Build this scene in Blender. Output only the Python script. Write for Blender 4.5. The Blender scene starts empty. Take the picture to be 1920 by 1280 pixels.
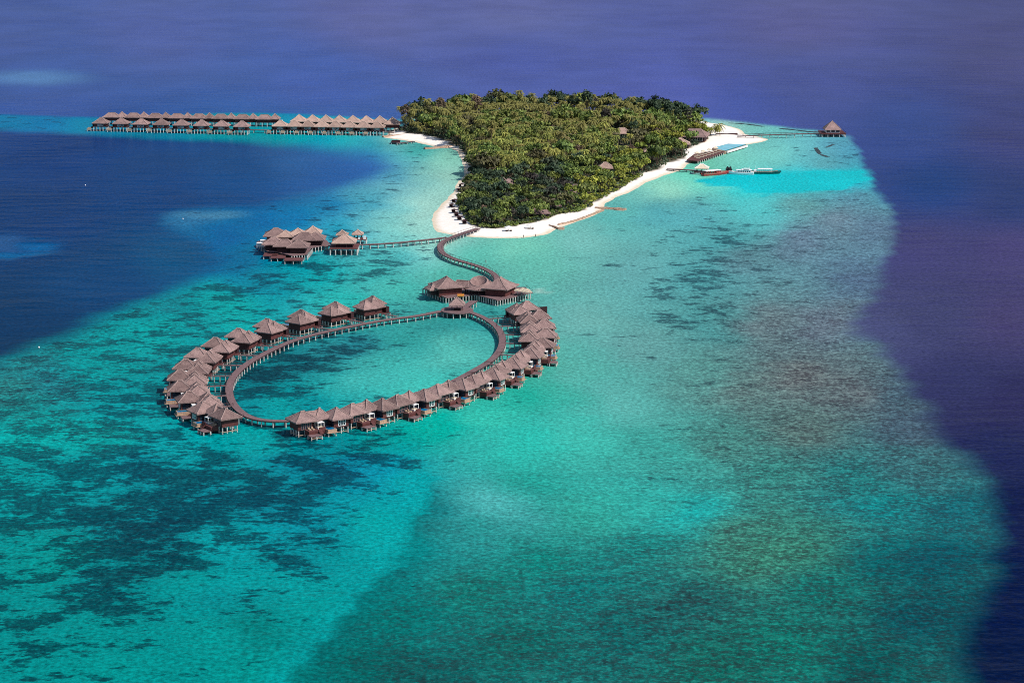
import bpy, math, random
import numpy as np
from mathutils import Vector

random.seed(7)
RNG = np.random.default_rng(7)
SC = bpy.context.scene
COL = SC.collection
R = math.radians

# ------------------------------------------------------------------ camera, sky, sun, exposure
H = 200.0                       # the aircraft's height over the lagoon
F = 4500.0                      # focal length in pixels of the 1920 px wide photograph
PITCH = math.atan(940.0 / F)    # horizon lies above the top of the frame
CP, SP = math.cos(PITCH), math.sin(PITCH)
cam_d = bpy.data.cameras.new("camera")
cam_d.sensor_width = 36.0
cam_d.lens = 36.0 * F / 1920.0
cam_d.clip_start = 1.0
cam_d.clip_end = 80000.0
cam = bpy.data.objects.new("camera", cam_d)
cam.location = (0, 0, H)
cam.rotation_euler = (math.pi / 2 - PITCH, 0, 0)
COL.objects.link(cam)
SC.camera = cam

SUN_EL, SUN_AZ = R(48), R(118)          # azimuth clockwise from +Y
world = bpy.data.worlds.new("World")
SC.world = world
world.use_nodes = True
wn = world.node_tree.nodes
sky = wn.new("ShaderNodeTexSky")
sky.sky_type = 'NISHITA'
sky.sun_disc = False
sky.sun_elevation = SUN_EL
sky.sun_rotation = SUN_AZ
bg = wn["Background"]
bg.inputs["Strength"].default_value = 0.09
world.node_tree.links.new(sky.outputs[0], bg.inputs["Color"])
sun_d = bpy.data.lights.new("sun", 'SUN')
sun_d.energy = 3.6
sun_d.angle = R(0.6)
sun_d.color = (1.0, 0.93, 0.84)
sun = bpy.data.objects.new("sun", sun_d)
sv = Vector((math.sin(SUN_AZ) * math.cos(SUN_EL), math.cos(SUN_AZ) * math.cos(SUN_EL), math.sin(SUN_EL)))
sun.rotation_euler = sv.to_track_quat('Z', 'Y').to_euler()
COL.objects.link(sun)
SC.view_settings.view_transform = 'Standard'
SC.view_settings.look = 'None'
SC.view_settings.exposure = 0.22
SC.view_settings.gamma = 1.0
SC.cycles.use_denoising = False
SC.cycles.filter_width = 0.95
SC.cycles.max_bounces = 5
SC.cycles.diffuse_bounces = 2
SC.cycles.glossy_bounces = 2
SC.cycles.transmission_bounces = 2


# ------------------------------------------------------------------ survey helpers
def at(px, py, z=0.0):
    """ground plan position of a point surveyed off the photograph, at height z"""
    dx, dy = (px - 960) / F, (640 - py) / F
    d = (dx, CP + dy * SP, -SP + dy * CP)
    t = (z - H) / d[2]
    return Vector((d[0] * t, d[1] * t, z))


def project(x, y, z):
    rz = z - H
    zc = y * CP - rz * SP
    yc = y * SP + rz * CP
    return 960 + F * x / zc, 640 - F * yc / zc


def mpp(py):
    """metres per photo pixel on the water at that row"""
    p = at(960, py)
    return math.sqrt(p.y ** 2 + H * H) / F


# ------------------------------------------------------------------ mesh helpers
class MB:
    def __init__(self):
        self.v, self.f, self.m = [], [], []

    def add(self, vs, fs, mi=0):
        o = len(self.v)
        self.v.extend([tuple(p) for p in vs])
        self.f.extend([tuple(i + o for i in f) for f in fs])
        self.m.extend([mi] * len(fs))

    def box(self, c, s, rz=0.0, mi=0):
        ca, sa = math.cos(rz), math.sin(rz)
        hx, hy, hz = s[0] / 2, s[1] / 2, s[2] / 2
        vs = []
        for z in (-hz, hz):
            for x, y in ((-hx, -hy), (hx, -hy), (hx, hy), (-hx, hy)):
                vs.append((c[0] + x * ca - y * sa, c[1] + x * sa + y * ca, c[2] + z))
        self.add(vs, [(3, 2, 1, 0), (4, 5, 6, 7), (0, 1, 5, 4), (1, 2, 6, 5), (2, 3, 7, 6), (3, 0, 4, 7)], mi)

    def bx(self, x0, x1, y0, y1, z0, z1, mi=0):
        self.box(((x0 + x1) / 2, (y0 + y1) / 2, (z0 + z1) / 2), (abs(x1 - x0), abs(y1 - y0), z1 - z0), 0, mi)

    def tube(self, pts, rad, n=6, mi=0, caps=True):
        pts = [Vector(p) for p in pts]
        if not isinstance(rad, (list, tuple)):
            rad = [rad] * len(pts)
        rings = []
        for i, p in enumerate(pts):
            d = (pts[min(i + 1, len(pts) - 1)] - pts[max(i - 1, 0)]).normalized()
            a = d.cross(Vector((0.31, 0.95, 0.02)) if abs(d.z) > 0.5 else Vector((0, 0, 1))).normalized()
            b = d.cross(a)
            rings.append([p + (a * math.cos(2 * math.pi * k / n) + b * math.sin(2 * math.pi * k / n)) * rad[i] for k in range(n)])
        vs = [q for r in rings for q in r]
        fs = []
        for i in range(len(rings) - 1):
            for k in range(n):
                fs.append((i * n + k, i * n + (k + 1) % n, (i + 1) * n + (k + 1) % n, (i + 1) * n + k))
        if caps:
            fs.append(tuple(range(n))[::-1])
            fs.append(tuple((len(rings) - 1) * n + k for k in range(n)))
        self.add(vs, fs, mi)

    def hip(self, x0, x1, y0, y1, z0, z1, ridge=None, axis='y', sag=0.22, thick=0.38, caps=True, mi=0):
        """thatched hip roof: ridge length along axis, eaves slightly flared, thick eave, ridge and hip rolls"""
        cx, cy = (x0 + x1) / 2, (y0 + y1) / 2
        lx, ly = x1 - x0, y1 - y0
        if ridge is None:
            ridge = max(0.0, (ly - lx) if axis == 'y' else (lx - ly))
        ridge = max(ridge, 0.3)
        n = 4
        rings = []
        for i in range(n + 1):
            t = i / n
            w = 1 - t
            ax = (ridge / 2 * t + lx / 2 * w) if axis == 'x' else (0.12 * t + lx / 2 * w)
            ay = (ridge / 2 * t + ly / 2 * w) if axis == 'y' else (0.12 * t + ly / 2 * w)
            z = z0 + (z1 - z0) * (t - sag * t * (1 - t) * 1.2)
            rings.append([(cx - ax, cy - ay, z), (cx + ax, cy - ay, z), (cx + ax, cy + ay, z), (cx - ax, cy + ay, z)])
        low = [(p[0], p[1], p[2] - thick) for p in rings[0]]
        vs = low + [p for r in rings for p in r]
        fs = [(3, 2, 1, 0)]
        for i in range(n + 1):
            for k in range(4):
                fs.append((i * 4 + k, i * 4 + (k + 1) % 4, (i + 1) * 4 + (k + 1) % 4, (i + 1) * 4 + k))
        fs.append(tuple((n + 1) * 4 + k for k in range(4)))
        self.add(vs, fs, mi)
        if caps:
            for k in range(4):
                self.tube([Vector(r[k]) + Vector((0, 0, .02)) for r in rings], 0.2, 5, mi + 1)
            a = rings[n]
            if axis == 'y':
                self.tube([(cx, a[0][1] - .2, z1 + .08), (cx, a[2][1] + .2, z1 + .08)], 0.3, 6, mi + 1)
            else:
                self.tube([(a[0][0] - .2, cy, z1 + .08), (a[1][0] + .2, cy, z1 + .08)], 0.3, 6, mi + 1)

    def poly(self, pts, z0, z1, mi=0):
        n = len(pts)
        vs = [(p[0], p[1], z0) for p in pts] + [(p[0], p[1], z1) for p in pts]
        fs = [tuple(range(n))[::-1], tuple(range(n, 2 * n))]
        for i in range(n):
            j = (i + 1) % n
            fs.append((i, j, n + j, n + i))
        self.add(vs, fs, mi)

    def mirrored(self):
        m = MB()
        m.v = [(p[0], -p[1], p[2]) for p in self.v]
        m.f = [f[::-1] for f in self.f]
        m.m = list(self.m)
        return m

    def mesh(self, name, mats):
        me = bpy.data.meshes.new(name)
        me.from_pydata(self.v, [], self.f)
        for m in mats:
            me.materials.append(m)
        if any(self.m):
            me.polygons.foreach_set("material_index", self.m)
        me.update()
        return me

    def build(self, name, mats, parent=None, loc=None):
        if not isinstance(mats, (list, tuple)):
            mats = [mats]
        o = bpy.data.objects.new(name, self.mesh(name, mats))
        COL.objects.link(o)
        if parent is not None:
            o.parent = parent
        if loc is not None:
            o.location = loc
        return o


def np_mesh(name, verts, faces, mats, smooth=False, mi=None):
    """quads/tris mesh from numpy arrays"""
    me = bpy.data.meshes.new(name)
    nv, nf, k = len(verts), len(faces), faces.shape[1]
    me.vertices.add(nv)
    me.vertices.foreach_set("co", np.asarray(verts, np.float32).ravel())
    me.loops.add(nf * k)
    me.loops.foreach_set("vertex_index", faces.astype(np.int32).ravel())
    me.polygons.add(nf)
    me.polygons.foreach_set("loop_start", np.arange(0, nf * k, k, dtype=np.int32))
    for m in mats:
        me.materials.append(m)
    if mi is not None:
        me.polygons.foreach_set("material_index", np.asarray(mi, np.int32))
    if smooth:
        me.polygons.foreach_set("use_smooth", np.ones(nf, bool))
    me.update(calc_edges=True)
    me.validate()
    return me


def tag(o, label=None, cat=None, group=None, kind=None):
    if label: o["label"] = label
    if cat: o["category"] = cat
    if group: o["group"] = group
    if kind: o["kind"] = kind
    return o


def empty(name, loc=(0, 0, 0), rz=0.0, label=None, cat=None, group=None):
    o = bpy.data.objects.new(name, None)
    o.empty_display_size = 1.0
    o.location = loc
    o.rotation_euler = (0, 0, rz)
    COL.objects.link(o)
    return tag(o, label, cat, group)


def link(name, me, parent=None, loc=None, rz=None, scale=None):
    o = bpy.data.objects.new(name, me)
    COL.objects.link(o)
    if parent is not None: o.parent = parent
    if loc is not None: o.location = loc
    if rz is not None: o.rotation_euler = (0, 0, rz)
    if scale is not None: o.scale = scale
    return o


def copy_tree(o, kids, parent=None):
    c = o.copy()
    COL.objects.link(c)
    if parent is not None:
        c.parent = parent
    for ch in kids.get(o.name, []):
        copy_tree(ch, kids, c)
    return c


def kids_of(root):
    d = {}
    def walk(o):
        d[o.name] = list(o.children)
        for c in o.children: walk(c)
    walk(root)
    return d


# ------------------------------------------------------------------ materials
def lin(c):
    return tuple(((x / 255) / 12.92 if x <= 10 else (((x / 255) + 0.055) / 1.055) ** 2.4) for x in c)


def new_mat(name):
    m = bpy.data.materials.new(name)
    m.use_nodes = True
    nt = m.node_tree
    return m, nt, nt.nodes["Principled BSDF"]


def node(nt, kind, **kw):
    n = nt.nodes.new(kind)
    for k, v in kw.items():
        setattr(n, k, v)
    return n


def mixc(nt, fac, a, b, blend='MIX'):
    n = nt.nodes.new("ShaderNodeMix")
    n.data_type = 'RGBA'
    n.blend_type = blend
    for sock, val in ((n.inputs[0], fac), (n.inputs[6], a), (n.inputs[7], b)):
        if hasattr(val, "links"):
            nt.links.new(val, sock)
        elif isinstance(val, (tuple, list)):
            sock.default_value = (*val[:3], 1)
        else:
            sock.default_value = val
    return n.outputs[2]


def mth(nt, op, a, b=None, c=None, clamp=False):
    n = nt.nodes.new("ShaderNodeMath")
    n.operation = op
    n.use_clamp = clamp
    for i, v in enumerate((a, b, c)):
        if v is None: continue
        if hasattr(v, "links"): nt.links.new(v, n.inputs[i])
        else: n.inputs[i].default_value = v
    return n.outputs[0]


def noise_tex(nt, vec, scale, detail=4, rough=0.55, out=0):
    n = nt.nodes.new("ShaderNodeTexNoise")
    n.inputs["Scale"].default_value = scale
    n.inputs["Detail"].default_value = detail
    n.inputs["Roughness"].default_value = rough
    if vec is not None: nt.links.new(vec, n.inputs["Vector"])
    return n.outputs[out]


def mapping(nt, vec, scale=(1, 1, 1), rot=(0, 0, 0)):
    n = nt.nodes.new("ShaderNodeMapping")
    n.inputs["Scale"].default_value = scale
    n.inputs["Rotation"].default_value = rot
    nt.links.new(vec, n.inputs["Vector"])
    return n.outputs[0]


def maprange(nt, v, a, b, c=0.0, d=1.0, smooth=True):
    n = nt.nodes.new("ShaderNodeMapRange")
    if smooth: n.interpolation_type = 'SMOOTHSTEP'
    for i, x in enumerate((v, a, b, c, d)):
        if hasattr(x, "links"): nt.links.new(x, n.inputs[i])
        else: n.inputs[i].default_value = x
    return n.outputs[0]


def plain(name, col, rough=0.7, var=0.25, scale=1.5, spec=0.3, objvar=0.0, metal=0.0):
    m, nt, b = new_mat(name)
    geo = node(nt, "ShaderNodeNewGeometry")
    n = noise_tex(nt, geo.outputs["Position"], scale, 5)
    f = maprange(nt, n, 0.3, 0.7)
    c = mixc(nt, f, tuple(x * (1 - var) for x in col), tuple(min(1, x * (1 + var)) for x in col))
    if objvar:
        oi = node(nt, "ShaderNodeObjectInfo")
        g = maprange(nt, oi.outputs["Random"], 0, 1, 1 - objvar, 1 + objvar, False)
        hs = node(nt, "ShaderNodeHueSaturation")
        nt.links.new(c, hs.inputs["Color"]); nt.links.new(g, hs.inputs["Value"])
        c = hs.outputs[0]
    nt.links.new(c, b.inputs["Base Color"])
    b.inputs["Roughness"].default_value = rough
    b.inputs["Specular IOR Level"].default_value = spec
    b.inputs["Metallic"].default_value = metal
    return m


def thatch(name, a, b_, c_):
    """weathered palm thatch: courses, streaks and blotches"""
    m, nt, b = new_mat(name)
    geo = node(nt, "ShaderNodeNewGeometry")
    pos = geo.outputs["Position"]
    oi = node(nt, "ShaderNodeObjectInfo")
    big = noise_tex(nt, pos, 0.35, 4, .6)
    fine = noise_tex(nt, mapping(nt, pos, (1.6, 1.6, .55)), 2.2, 5, .7)
    col = mixc(nt, maprange(nt, big, .3, .7), a, b_)
    col = mixc(nt, maprange(nt, fine, .42, .78), col, c_)
    dark = noise_tex(nt, mapping(nt, pos, (2.3, 2.3, .7)), 1.1, 6, .75)
    col = mixc(nt, maprange(nt, dark, .56, .72, 0, .55), col, tuple(x * .35 for x in a))
    hs = node(nt, "ShaderNodeHueSaturation")
    nt.links.new(col, hs.inputs["Color"])
    nt.links.new(maprange(nt, oi.outputs["Random"], 0, 1, .74, 1.22, False), hs.inputs["Value"])
    nt.links.new(hs.outputs[0], b.inputs["Base Color"])
    b.inputs["Roughness"].default_value = .95
    b.inputs["Specular IOR Level"].default_value = .1
    bp = node(nt, "ShaderNodeBump")
    bp.inputs["Strength"].default_value = .8
    bp.inputs["Distance"].default_value = .35
    nt.links.new(fine, bp.inputs["Height"])
    nt.links.new(bp.outputs[0], b.inputs["Normal"])
    return m


def planks(name, col, var=.35, scale=1.0, rough=.75):
    m, nt, b = new_mat(name)
    tc = node(nt, "ShaderNodeTexCoord")
    geo = node(nt, "ShaderNodeNewGeometry")
    w = node(nt, "ShaderNodeTexWave")
    w.inputs["Scale"].default_value = scale
    w.inputs["Distortion"].default_value = .6
    w.bands_direction = 'DIAGONAL'
    nt.links.new(tc.outputs["Object"], w.inputs["Vector"])
    n = noise_tex(nt, geo.outputs["Position"], 0.9, 5, .65)
    c = mixc(nt, maprange(nt, n, .3, .7), tuple(x * (1 - var) for x in col), tuple(x * (1 + var) for x in col))
    c = mixc(nt, mth(nt, 'MULTIPLY', w.outputs["Fac"], .3), c, tuple(x * .5 for x in col))
    nt.links.new(c, b.inputs["Base Color"])
    b.inputs["Roughness"].default_value = rough
    b.inputs["Specular IOR Level"].default_value = .25
    return m


M = {}
M['thatch'] = thatch("grey_thatch", (.17, .11, .11), (.31, .205, .195), (.45, .32, .295))
M['ridge'] = plain("ridge_thatch", (.33, .235, .22), .95, .3, 1.2, .1)
M['thatch_warm'] = thatch("tan_thatch", (.32, .21, .18), (.45, .31, .26), (.56, .42, .36))
M['ridge_warm'] = plain("tan_ridge", (.48, .36, .31), .95, .25, 1.2, .1)
M['wall'] = planks("red_timber_cladding", (.115, .037, .036), .35, 2.2)
M['wall_dark'] = planks("dark_timber", (.045, .018, .022), .3, 2.0)
M['deck'] = planks("grey_decking", (.20, .125, .13), .28, 1.6)
M['deck_red'] = planks("red_decking", (.15, .06, .06), .28, 1.6)
M['pile'] = plain("pale_concrete_pile", (.55, .52, .50), .8, .25, .8)
M['beam'] = plain("tan_beam", (.42, .30, .22), .8, .2, .8)
M['white'] = plain("white_paint", (.88, .87, .87), .5, .05, 2)
M['tile'] = plain("tan_pool_wall", (.42, .28, .20), .6, .2, 1.5)
M['pool'] = plain("pool_water", (.005, .17, .36), .08, .35, .4, .5)
M['pool_pale'] = plain("pale_pool_water", (.15, .60, .76), .08, .2, .3, .5)
M['glass'] = plain("dark_glass", (.02, .03, .045), .12, .2, 1, .5)
M['cushion'] = plain("cream_cushion", (.70, .60, .46), .8, .15, 2)
M['canvas'] = plain("tan_canvas", (.50, .42, .32), .8, .2, 2)
M['hull_red'] = plain("red_hull", (.42, .05, .05), .4, .15, 1, .4)
M['hull_green'] = plain("green_hull", (.01, .09, .085), .4, .2, 1, .4)
M['dark'] = plain("dark_rubber", (.03, .028, .035), .7, .2, 2)
M['stone'] = plain("tan_stone", (.40, .27, .20), .9, .35, 1.2, .15)
M['stone_dark'] = plain("wet_rock", (.035, .05, .06), .8, .5, .5, .3)
M['skin'] = plain("skin", (.25, .13, .08), .6, .1, 3)
M['cloth_dark'] = plain("dark_cloth", (.05, .05, .08), .9, .1, 3)
M['cloth_pink'] = plain("pink_cloth", (.6, .25, .22), .9, .1, 3)
M['bark'] = plain("bark", (.16, .12, .09), .95, .35, 1.0, .1, .2)


def foliage(name, dark, mid, light, alt=None, objval=.3):
    m, nt, b = new_mat(name)
    geo = node(nt, "ShaderNodeNewGeometry")
    oi = node(nt, "ShaderNodeObjectInfo")
    rp = geo.outputs["Random Per Island"]
    c = mixc(nt, maprange(nt, rp, 0, .6, 0, 1, False), dark, mid)
    c = mixc(nt, maprange(nt, rp, .55, 1.0, 0, 1, False), c, light)
    n = noise_tex(nt, geo.outputs["Position"], .16, 3)
    c = mixc(nt, maprange(nt, n, .35, .7, 0, .55), c, light)
    if alt:
        f = maprange(nt, oi.outputs["Random"], .72, .95, 0, .8)
        c = mixc(nt, f, c, alt)
    hs = node(nt, "ShaderNodeHueSaturation")
    nt.links.new(c, hs.inputs["Color"])
    frac = mth(nt, 'FRACT', mth(nt, 'MULTIPLY', oi.outputs["Random"], 17.3))
    nt.links.new(maprange(nt, frac, 0, 1, 1 - objval, 1 + objval, False), hs.inputs["Value"])
    frac2 = mth(nt, 'FRACT', mth(nt, 'MULTIPLY', oi.outputs["Random"], 41.7))
    nt.links.new(maprange(nt, frac2, 0, 1, .478, .515, False), hs.inputs["Hue"])
    nt.links.new(hs.outputs[0], b.inputs["Base Color"])
    b.inputs["Roughness"].default_value = .6
    b.inputs["Specular IOR Level"].default_value = .25
    return m


M['palm'] = foliage("palm_fronds", (.032, .058, .012), (.11, .155, .03), (.40, .40, .09), (.19, .16, .05), .45)
M['leaf'] = foliage("broad_leaves", (.034, .06, .018), (.095, .15, .036), (.22, .28, .06), (.09, .07, .04))
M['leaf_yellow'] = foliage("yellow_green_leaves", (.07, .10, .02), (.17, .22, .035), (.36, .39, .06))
M['leaf_dark'] = foliage("blue_green_leaves", (.016, .034, .024), (.036, .068, .04), (.075, .115, .058), (.07, .05, .05))
M['leaf_brown'] = foliage("brown_sprays", (.06, .05, .035), (.14, .105, .07), (.24, .17, .11))


# ------------------------------------------------------------------ the sea and the reef under it
def sdist(px, py, poly):
    """signed distance to a closed outline, positive inside (chart units)"""
    P = np.array(poly, float)
    d = np.full(px.shape, 1e9)
    inside = np.zeros(px.shape, bool)
    for i in range(len(P)):
        ax, ay = P[i]; bx_, by = P[(i + 1) % len(P)]
        ex, ey = bx_ - ax, by - ay
        t = np.clip(((px - ax) * ex + (py - ay) * ey) / (ex * ex + ey * ey + 1e-9), 0, 1)
        d = np.minimum(d, (px - ax - t * ex) ** 2 + (py - ay - t * ey) ** 2)
        c = ((ay > py) != (by > py)) & (px < ex * (py - ay) / (ey if abs(ey) > 1e-9 else 1e-9) + ax)
        inside ^= c
    d = np.sqrt(d)
    return np.where(inside, d, -d)


def sstep(a, b, x):
    t = np.clip((x - a) / (b - a), 0, 1)
    return t * t * (3 - 2 * t)


def wob(x, y, s, seed):
    """smooth wandering offset"""
    r = np.random.default_rng(seed)
    o = np.zeros_like(x)
    for k in range(7):
        a = r.uniform(0, 6.283); w = s * (1.0 + k * .9)
        o += np.sin((x * math.cos(a) + y * math.sin(a)) * w + r.uniform(0, 6.28)) / (1 + k * .7)
    return o


# survey of the lagoon floor: chart x, chart y, colour of the water over it, weed cover, coral rubble
LAGOON = [
 (815,360,(165,218,202),.02,0),(795,402,(180,225,210),0,0),(775,427,(150,214,202),.03,0),(800,442,(172,222,206),0,0),(836,330,(170,220,200),.02,0),(800,335,(120,195,192),.05,0),(800,385,(175,222,205),.02,0),(788,420,(180,225,208),.02,0),(762,400,(100,195,198),.08,0),(765,440,(120,205,198),.2,0),(700,380,(55,155,180),.35,0),(650,430,(10,150,180),.42,0),(550,405,(5,112,170),.25,0),(480,410,(0,98,160),.1,0),(620,385,(20,120,172),.35,0),(460,478,(0,105,152),.1,0),
 (420,445,(0,88,150),.0,0),(350,408,(50,115,158),.15,.4),(330,470,(0,82,142),.0,0),(395,478,(0,86,146),.0,0),(830,300,(145,210,185),.05,0),(785,285,(20,165,160),.4,0),(700,272,(30,150,175),.1,0),
 (600,262,(30,155,185),.05,0),(500,258,(10,150,160),.1,0),(690,300,(40,105,165),.1,0),(755,330,(55,140,178),.4,0),(440,247,(0,140,150),.1,0),(300,245,(0,120,150),.1,0),
 (740,262,(130,200,185),.1,0),(650,247,(40,185,180),0,0),(570,250,(20,175,175),0,0),(560,216,(20,130,180),0,0),(700,222,(40,130,180),0,0),
 (80,226,(30,120,170),.2,.2),(30,235,(10,120,165),.2,0),(180,236,(15,130,165),.1,0),
 (540,500,(0,155,168),.5,0),(600,520,(20,170,172),.5,0),(480,525,(0,135,155),.5,.2),(430,505,(20,105,148),.3,.4),(400,560,(0,168,165),.5,0),(700,500,(60,180,175),.5,0),
 (740,480,(70,175,178),.55,0),(760,540,(75,182,170),.12,0),(650,560,(50,185,175),.32,0),(900,480,(92,185,168),.02,0),(850,520,(85,182,165),.06,0),
 (1000,490,(98,182,165),.0,0),(980,462,(120,200,178),0,0),(760,425,(90,190,190),.4,0),
 (300,620,(0,168,165),.5,.1),(200,680,(0,155,155),.5,.4),(100,720,(30,130,140),.5,.6),(40,730,(40,135,135),.4,.8),(50,770,(30,140,140),.5,.5),(250,760,(0,155,160),.6,.1),(60,805,(0,175,168),.45,.2),(200,820,(20,165,160),.5,.3),
 (350,850,(0,160,165),.45,0),(330,580,(30,140,150),.4,.5),(440,580,(0,175,170),.35,0),
 (30,900,(0,150,150),.62,.2),(150,900,(0,148,152),.66,0),(300,890,(0,135,148),.78,0),(420,920,(0,118,133),.9,0),(520,930,(0,112,130),.85,0),(250,1000,(0,125,135),.84,0),
 (330,1040,(0,120,130),.72,0),(200,1090,(0,140,145),.68,0),(80,1060,(0,155,150),.42,0),(60,1180,(0,150,148),.48,0),(180,1190,(0,158,155),.35,0),(350,1090,(0,160,158),.22,0),
 (330,980,(0,115,130),.86,0),(450,1110,(0,168,168),.2,0),(430,1020,(0,160,165),.3,0),(600,980,(0,145,160),.52,0),(570,1050,(0,140,150),.62,0),(530,1090,(0,165,165),.3,0),(440,1130,(0,150,155),.5,0),
 (700,900,(0,140,168),.55,0),(640,880,(0,118,150),.7,0),(560,870,(0,120,140),.75,0),(790,925,(0,168,175),.05,0),(720,1000,(0,168,165),.06,0),
 (600,1150,(0,160,155),.04,.1),(400,1200,(0,165,160),.12,0),(200,1250,(0,160,155),.2,0),(500,1250,(0,165,155),.05,.05),(470,1180,(0,140,135),.1,.2),
 (850,650,(95,192,180),0,0),(750,640,(55,160,155),.15,0),(650,655,(40,125,138),.55,0),(560,690,(28,115,128),.72,0),(500,720,(22,108,122),.75,0),(700,705,(75,182,175),.05,0),
 (600,755,(10,140,150),.5,0),(650,740,(45,172,170),.25,0),(545,772,(0,165,165),.2,0),(480,768,(0,140,150),.5,0),(780,720,(75,192,180),0,0),(880,612,(50,150,150),.1,0),(810,610,(55,150,148),.1,0),
 (600,840,(0,128,140),.5,0),(480,830,(0,165,165),.25,0),(700,825,(0,150,148),.35,0),(800,800,(15,172,155),.15,0),(900,790,(65,192,172),.03,0),(950,745,(40,172,152),.08,0),(1000,722,(65,172,155),.04,0),
 (1060,700,(92,176,165),0,0),(1100,450,(122,190,182),.03,0),(1100,600,(108,172,166),.03,0),(1200,500,(104,170,170),.14,0),(1200,650,(106,168,165),.1,.15),(1150,750,(98,180,172),.03,0),
 (1100,820,(72,187,172),.03,0),(1000,835,(55,188,172),.04,0),(1160,412,(95,180,175),.05,0),(1240,395,(75,160,172),.1,0),(1300,400,(90,172,182),.25,0),(1350,450,(82,165,170),.5,0),(1330,520,(82,162,165),.55,.1),(1310,600,(82,157,157),.48,.25),
 (1400,490,(97,142,152),.42,.5),(1500,450,(105,130,152),.25,.7),(1560,410,(112,135,152),.15,.7),(1640,430,(95,125,150),.1,.6),(1450,600,(105,128,134),.15,.9),(1560,600,(100,118,132),.15,.9),(1620,520,(85,112,140),.1,.7),
 (1500,700,(108,118,120),.15,1),(1400,720,(100,132,130),.15,.8),(1300,700,(90,152,146),.18,.5),(1590,740,(98,112,116),.1,1),(1660,740,(70,100,115),.1,.9),(1500,800,(88,118,115),.15,.9),(1350,830,(75,142,135),.15,.7),(1230,830,(65,165,155),.12,.35),
 (1300,340,(118,225,200),0,0),(1400,352,(45,210,210),.05,0),(1250,362,(160,222,195),0,0),(1500,340,(0,210,220),.1,0),(1600,338,(0,200,215),.1,0),(1380,300,(128,208,190),.0,0),(1330,312,(110,190,160),.05,0),
 (1450,290,(122,200,190),.12,0),(1550,300,(105,175,182),.25,.1),(1420,385,(95,205,205),.1,0),(1500,380,(110,165,165),.25,.5),(1600,370,(95,140,160),.2,.6),(1450,255,(118,200,195),.08,0),(1590,285,(75,150,180),.3,.2),
 (1400,238,(120,195,185),.02,0),(1500,262,(110,190,195),.08,0),(1560,268,(95,160,180),.2,.2),(1350,240,(190,215,195),0,0),(1330,226,(90,170,185),.1,0),
 (850,960,(0,122,128),.02,.35),(900,975,(25,145,140),.02,.45),(878,960,(85,192,190),0,.1),(925,948,(98,198,195),0,.05),(1000,900,(45,165,152),.03,.25),(1100,950,(58,172,157),.02,.3),(1200,940,(55,170,160),.06,.35),
 (1280,955,(38,172,168),.08,.4),(750,1150,(0,120,116),.02,.5),(800,1250,(8,92,92),.05,.7),(690,1240,(0,108,105),.02,.5),(900,1100,(22,128,120),.03,.65),(1000,1040,(22,142,132),.02,.55),(1000,1200,(12,105,100),.06,.75),
 (1100,1100,(18,125,124),.05,.7),(1200,1030,(28,130,126),.06,.7),(1200,1180,(12,108,108),.1,.85),(1300,1130,(25,105,105),.12,.95),(1400,1000,(58,128,115),.05,.9),(1440,1035,(62,140,120),.0,.9),(1510,1035,(58,136,118),0,.9),
 (1420,900,(55,137,130),.08,.85),(1600,900,(35,128,128),.1,.9),(1640,950,(20,132,135),.03,.8),(1700,880,(55,112,118),.08,.9),(1550,1100,(18,122,115),.05,.85),(1480,1210,(18,128,116),.05,.85),(1350,1250,(18,112,102),.06,.85),
 (1650,1050,(0,105,110),.03,.6),(1720,1150,(0,88,98),.02,.7),(1620,1250,(0,92,92),.02,.75),(1780,950,(18,102,112),.0,.7),(1740,1050,(0,86,98),0,.6),(1700,800,(70,95,112),.05,.8),
]
DEEP_AND_HAZE = [  # deep-water colours; violet points at right paint the reflected haze into the sea
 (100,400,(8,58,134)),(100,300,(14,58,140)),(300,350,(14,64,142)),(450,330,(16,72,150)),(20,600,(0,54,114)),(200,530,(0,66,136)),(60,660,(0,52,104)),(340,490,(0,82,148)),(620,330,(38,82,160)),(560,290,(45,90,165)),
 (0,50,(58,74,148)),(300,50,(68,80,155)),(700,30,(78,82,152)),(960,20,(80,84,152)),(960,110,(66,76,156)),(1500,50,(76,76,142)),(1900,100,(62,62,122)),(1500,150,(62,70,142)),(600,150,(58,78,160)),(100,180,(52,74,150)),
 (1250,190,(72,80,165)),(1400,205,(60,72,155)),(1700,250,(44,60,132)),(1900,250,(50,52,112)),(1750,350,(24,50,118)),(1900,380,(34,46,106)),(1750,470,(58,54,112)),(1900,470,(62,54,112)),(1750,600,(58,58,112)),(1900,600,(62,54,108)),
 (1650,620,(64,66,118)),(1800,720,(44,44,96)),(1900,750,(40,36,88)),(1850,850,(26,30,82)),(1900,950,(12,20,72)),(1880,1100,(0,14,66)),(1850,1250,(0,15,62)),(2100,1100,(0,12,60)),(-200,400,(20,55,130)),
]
SEA_FAR = [(-2500,214),(0,216),(170,221),(450,213),(560,215),(735,227),(900,212),(1250,219),(1330,224),(1440,236),(1530,246),(1590,258),(1606,280),(1618,310),(1632,330),(1640,360),(1662,390),(1672,412),
           (1660,450),(1650,500),(1640,540),(1612,600),(1600,625),(1640,650),(1680,690),(1700,750),(1735,795),(1785,850),(1830,920),(1855,980),(1845,1050),(1830,1120),(1810,1200),(1795,1280),(1700,1700),(4500,1700),(4500,-290),(-2500,-290)]
SEA_LEFT = [(-2500,246),(0,243),(160,250),(250,257),(330,262),(460,264),(500,268),(590,273),(690,290),(740,312),(700,340),(640,360),(560,378),(480,390),(420,394),(330,400),(300,412),(330,428),(370,450),(410,485),(400,502),
            (345,533),(300,556),(200,598),(100,640),(40,670),(0,692),(-300,800),(-2500,1100)]
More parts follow.
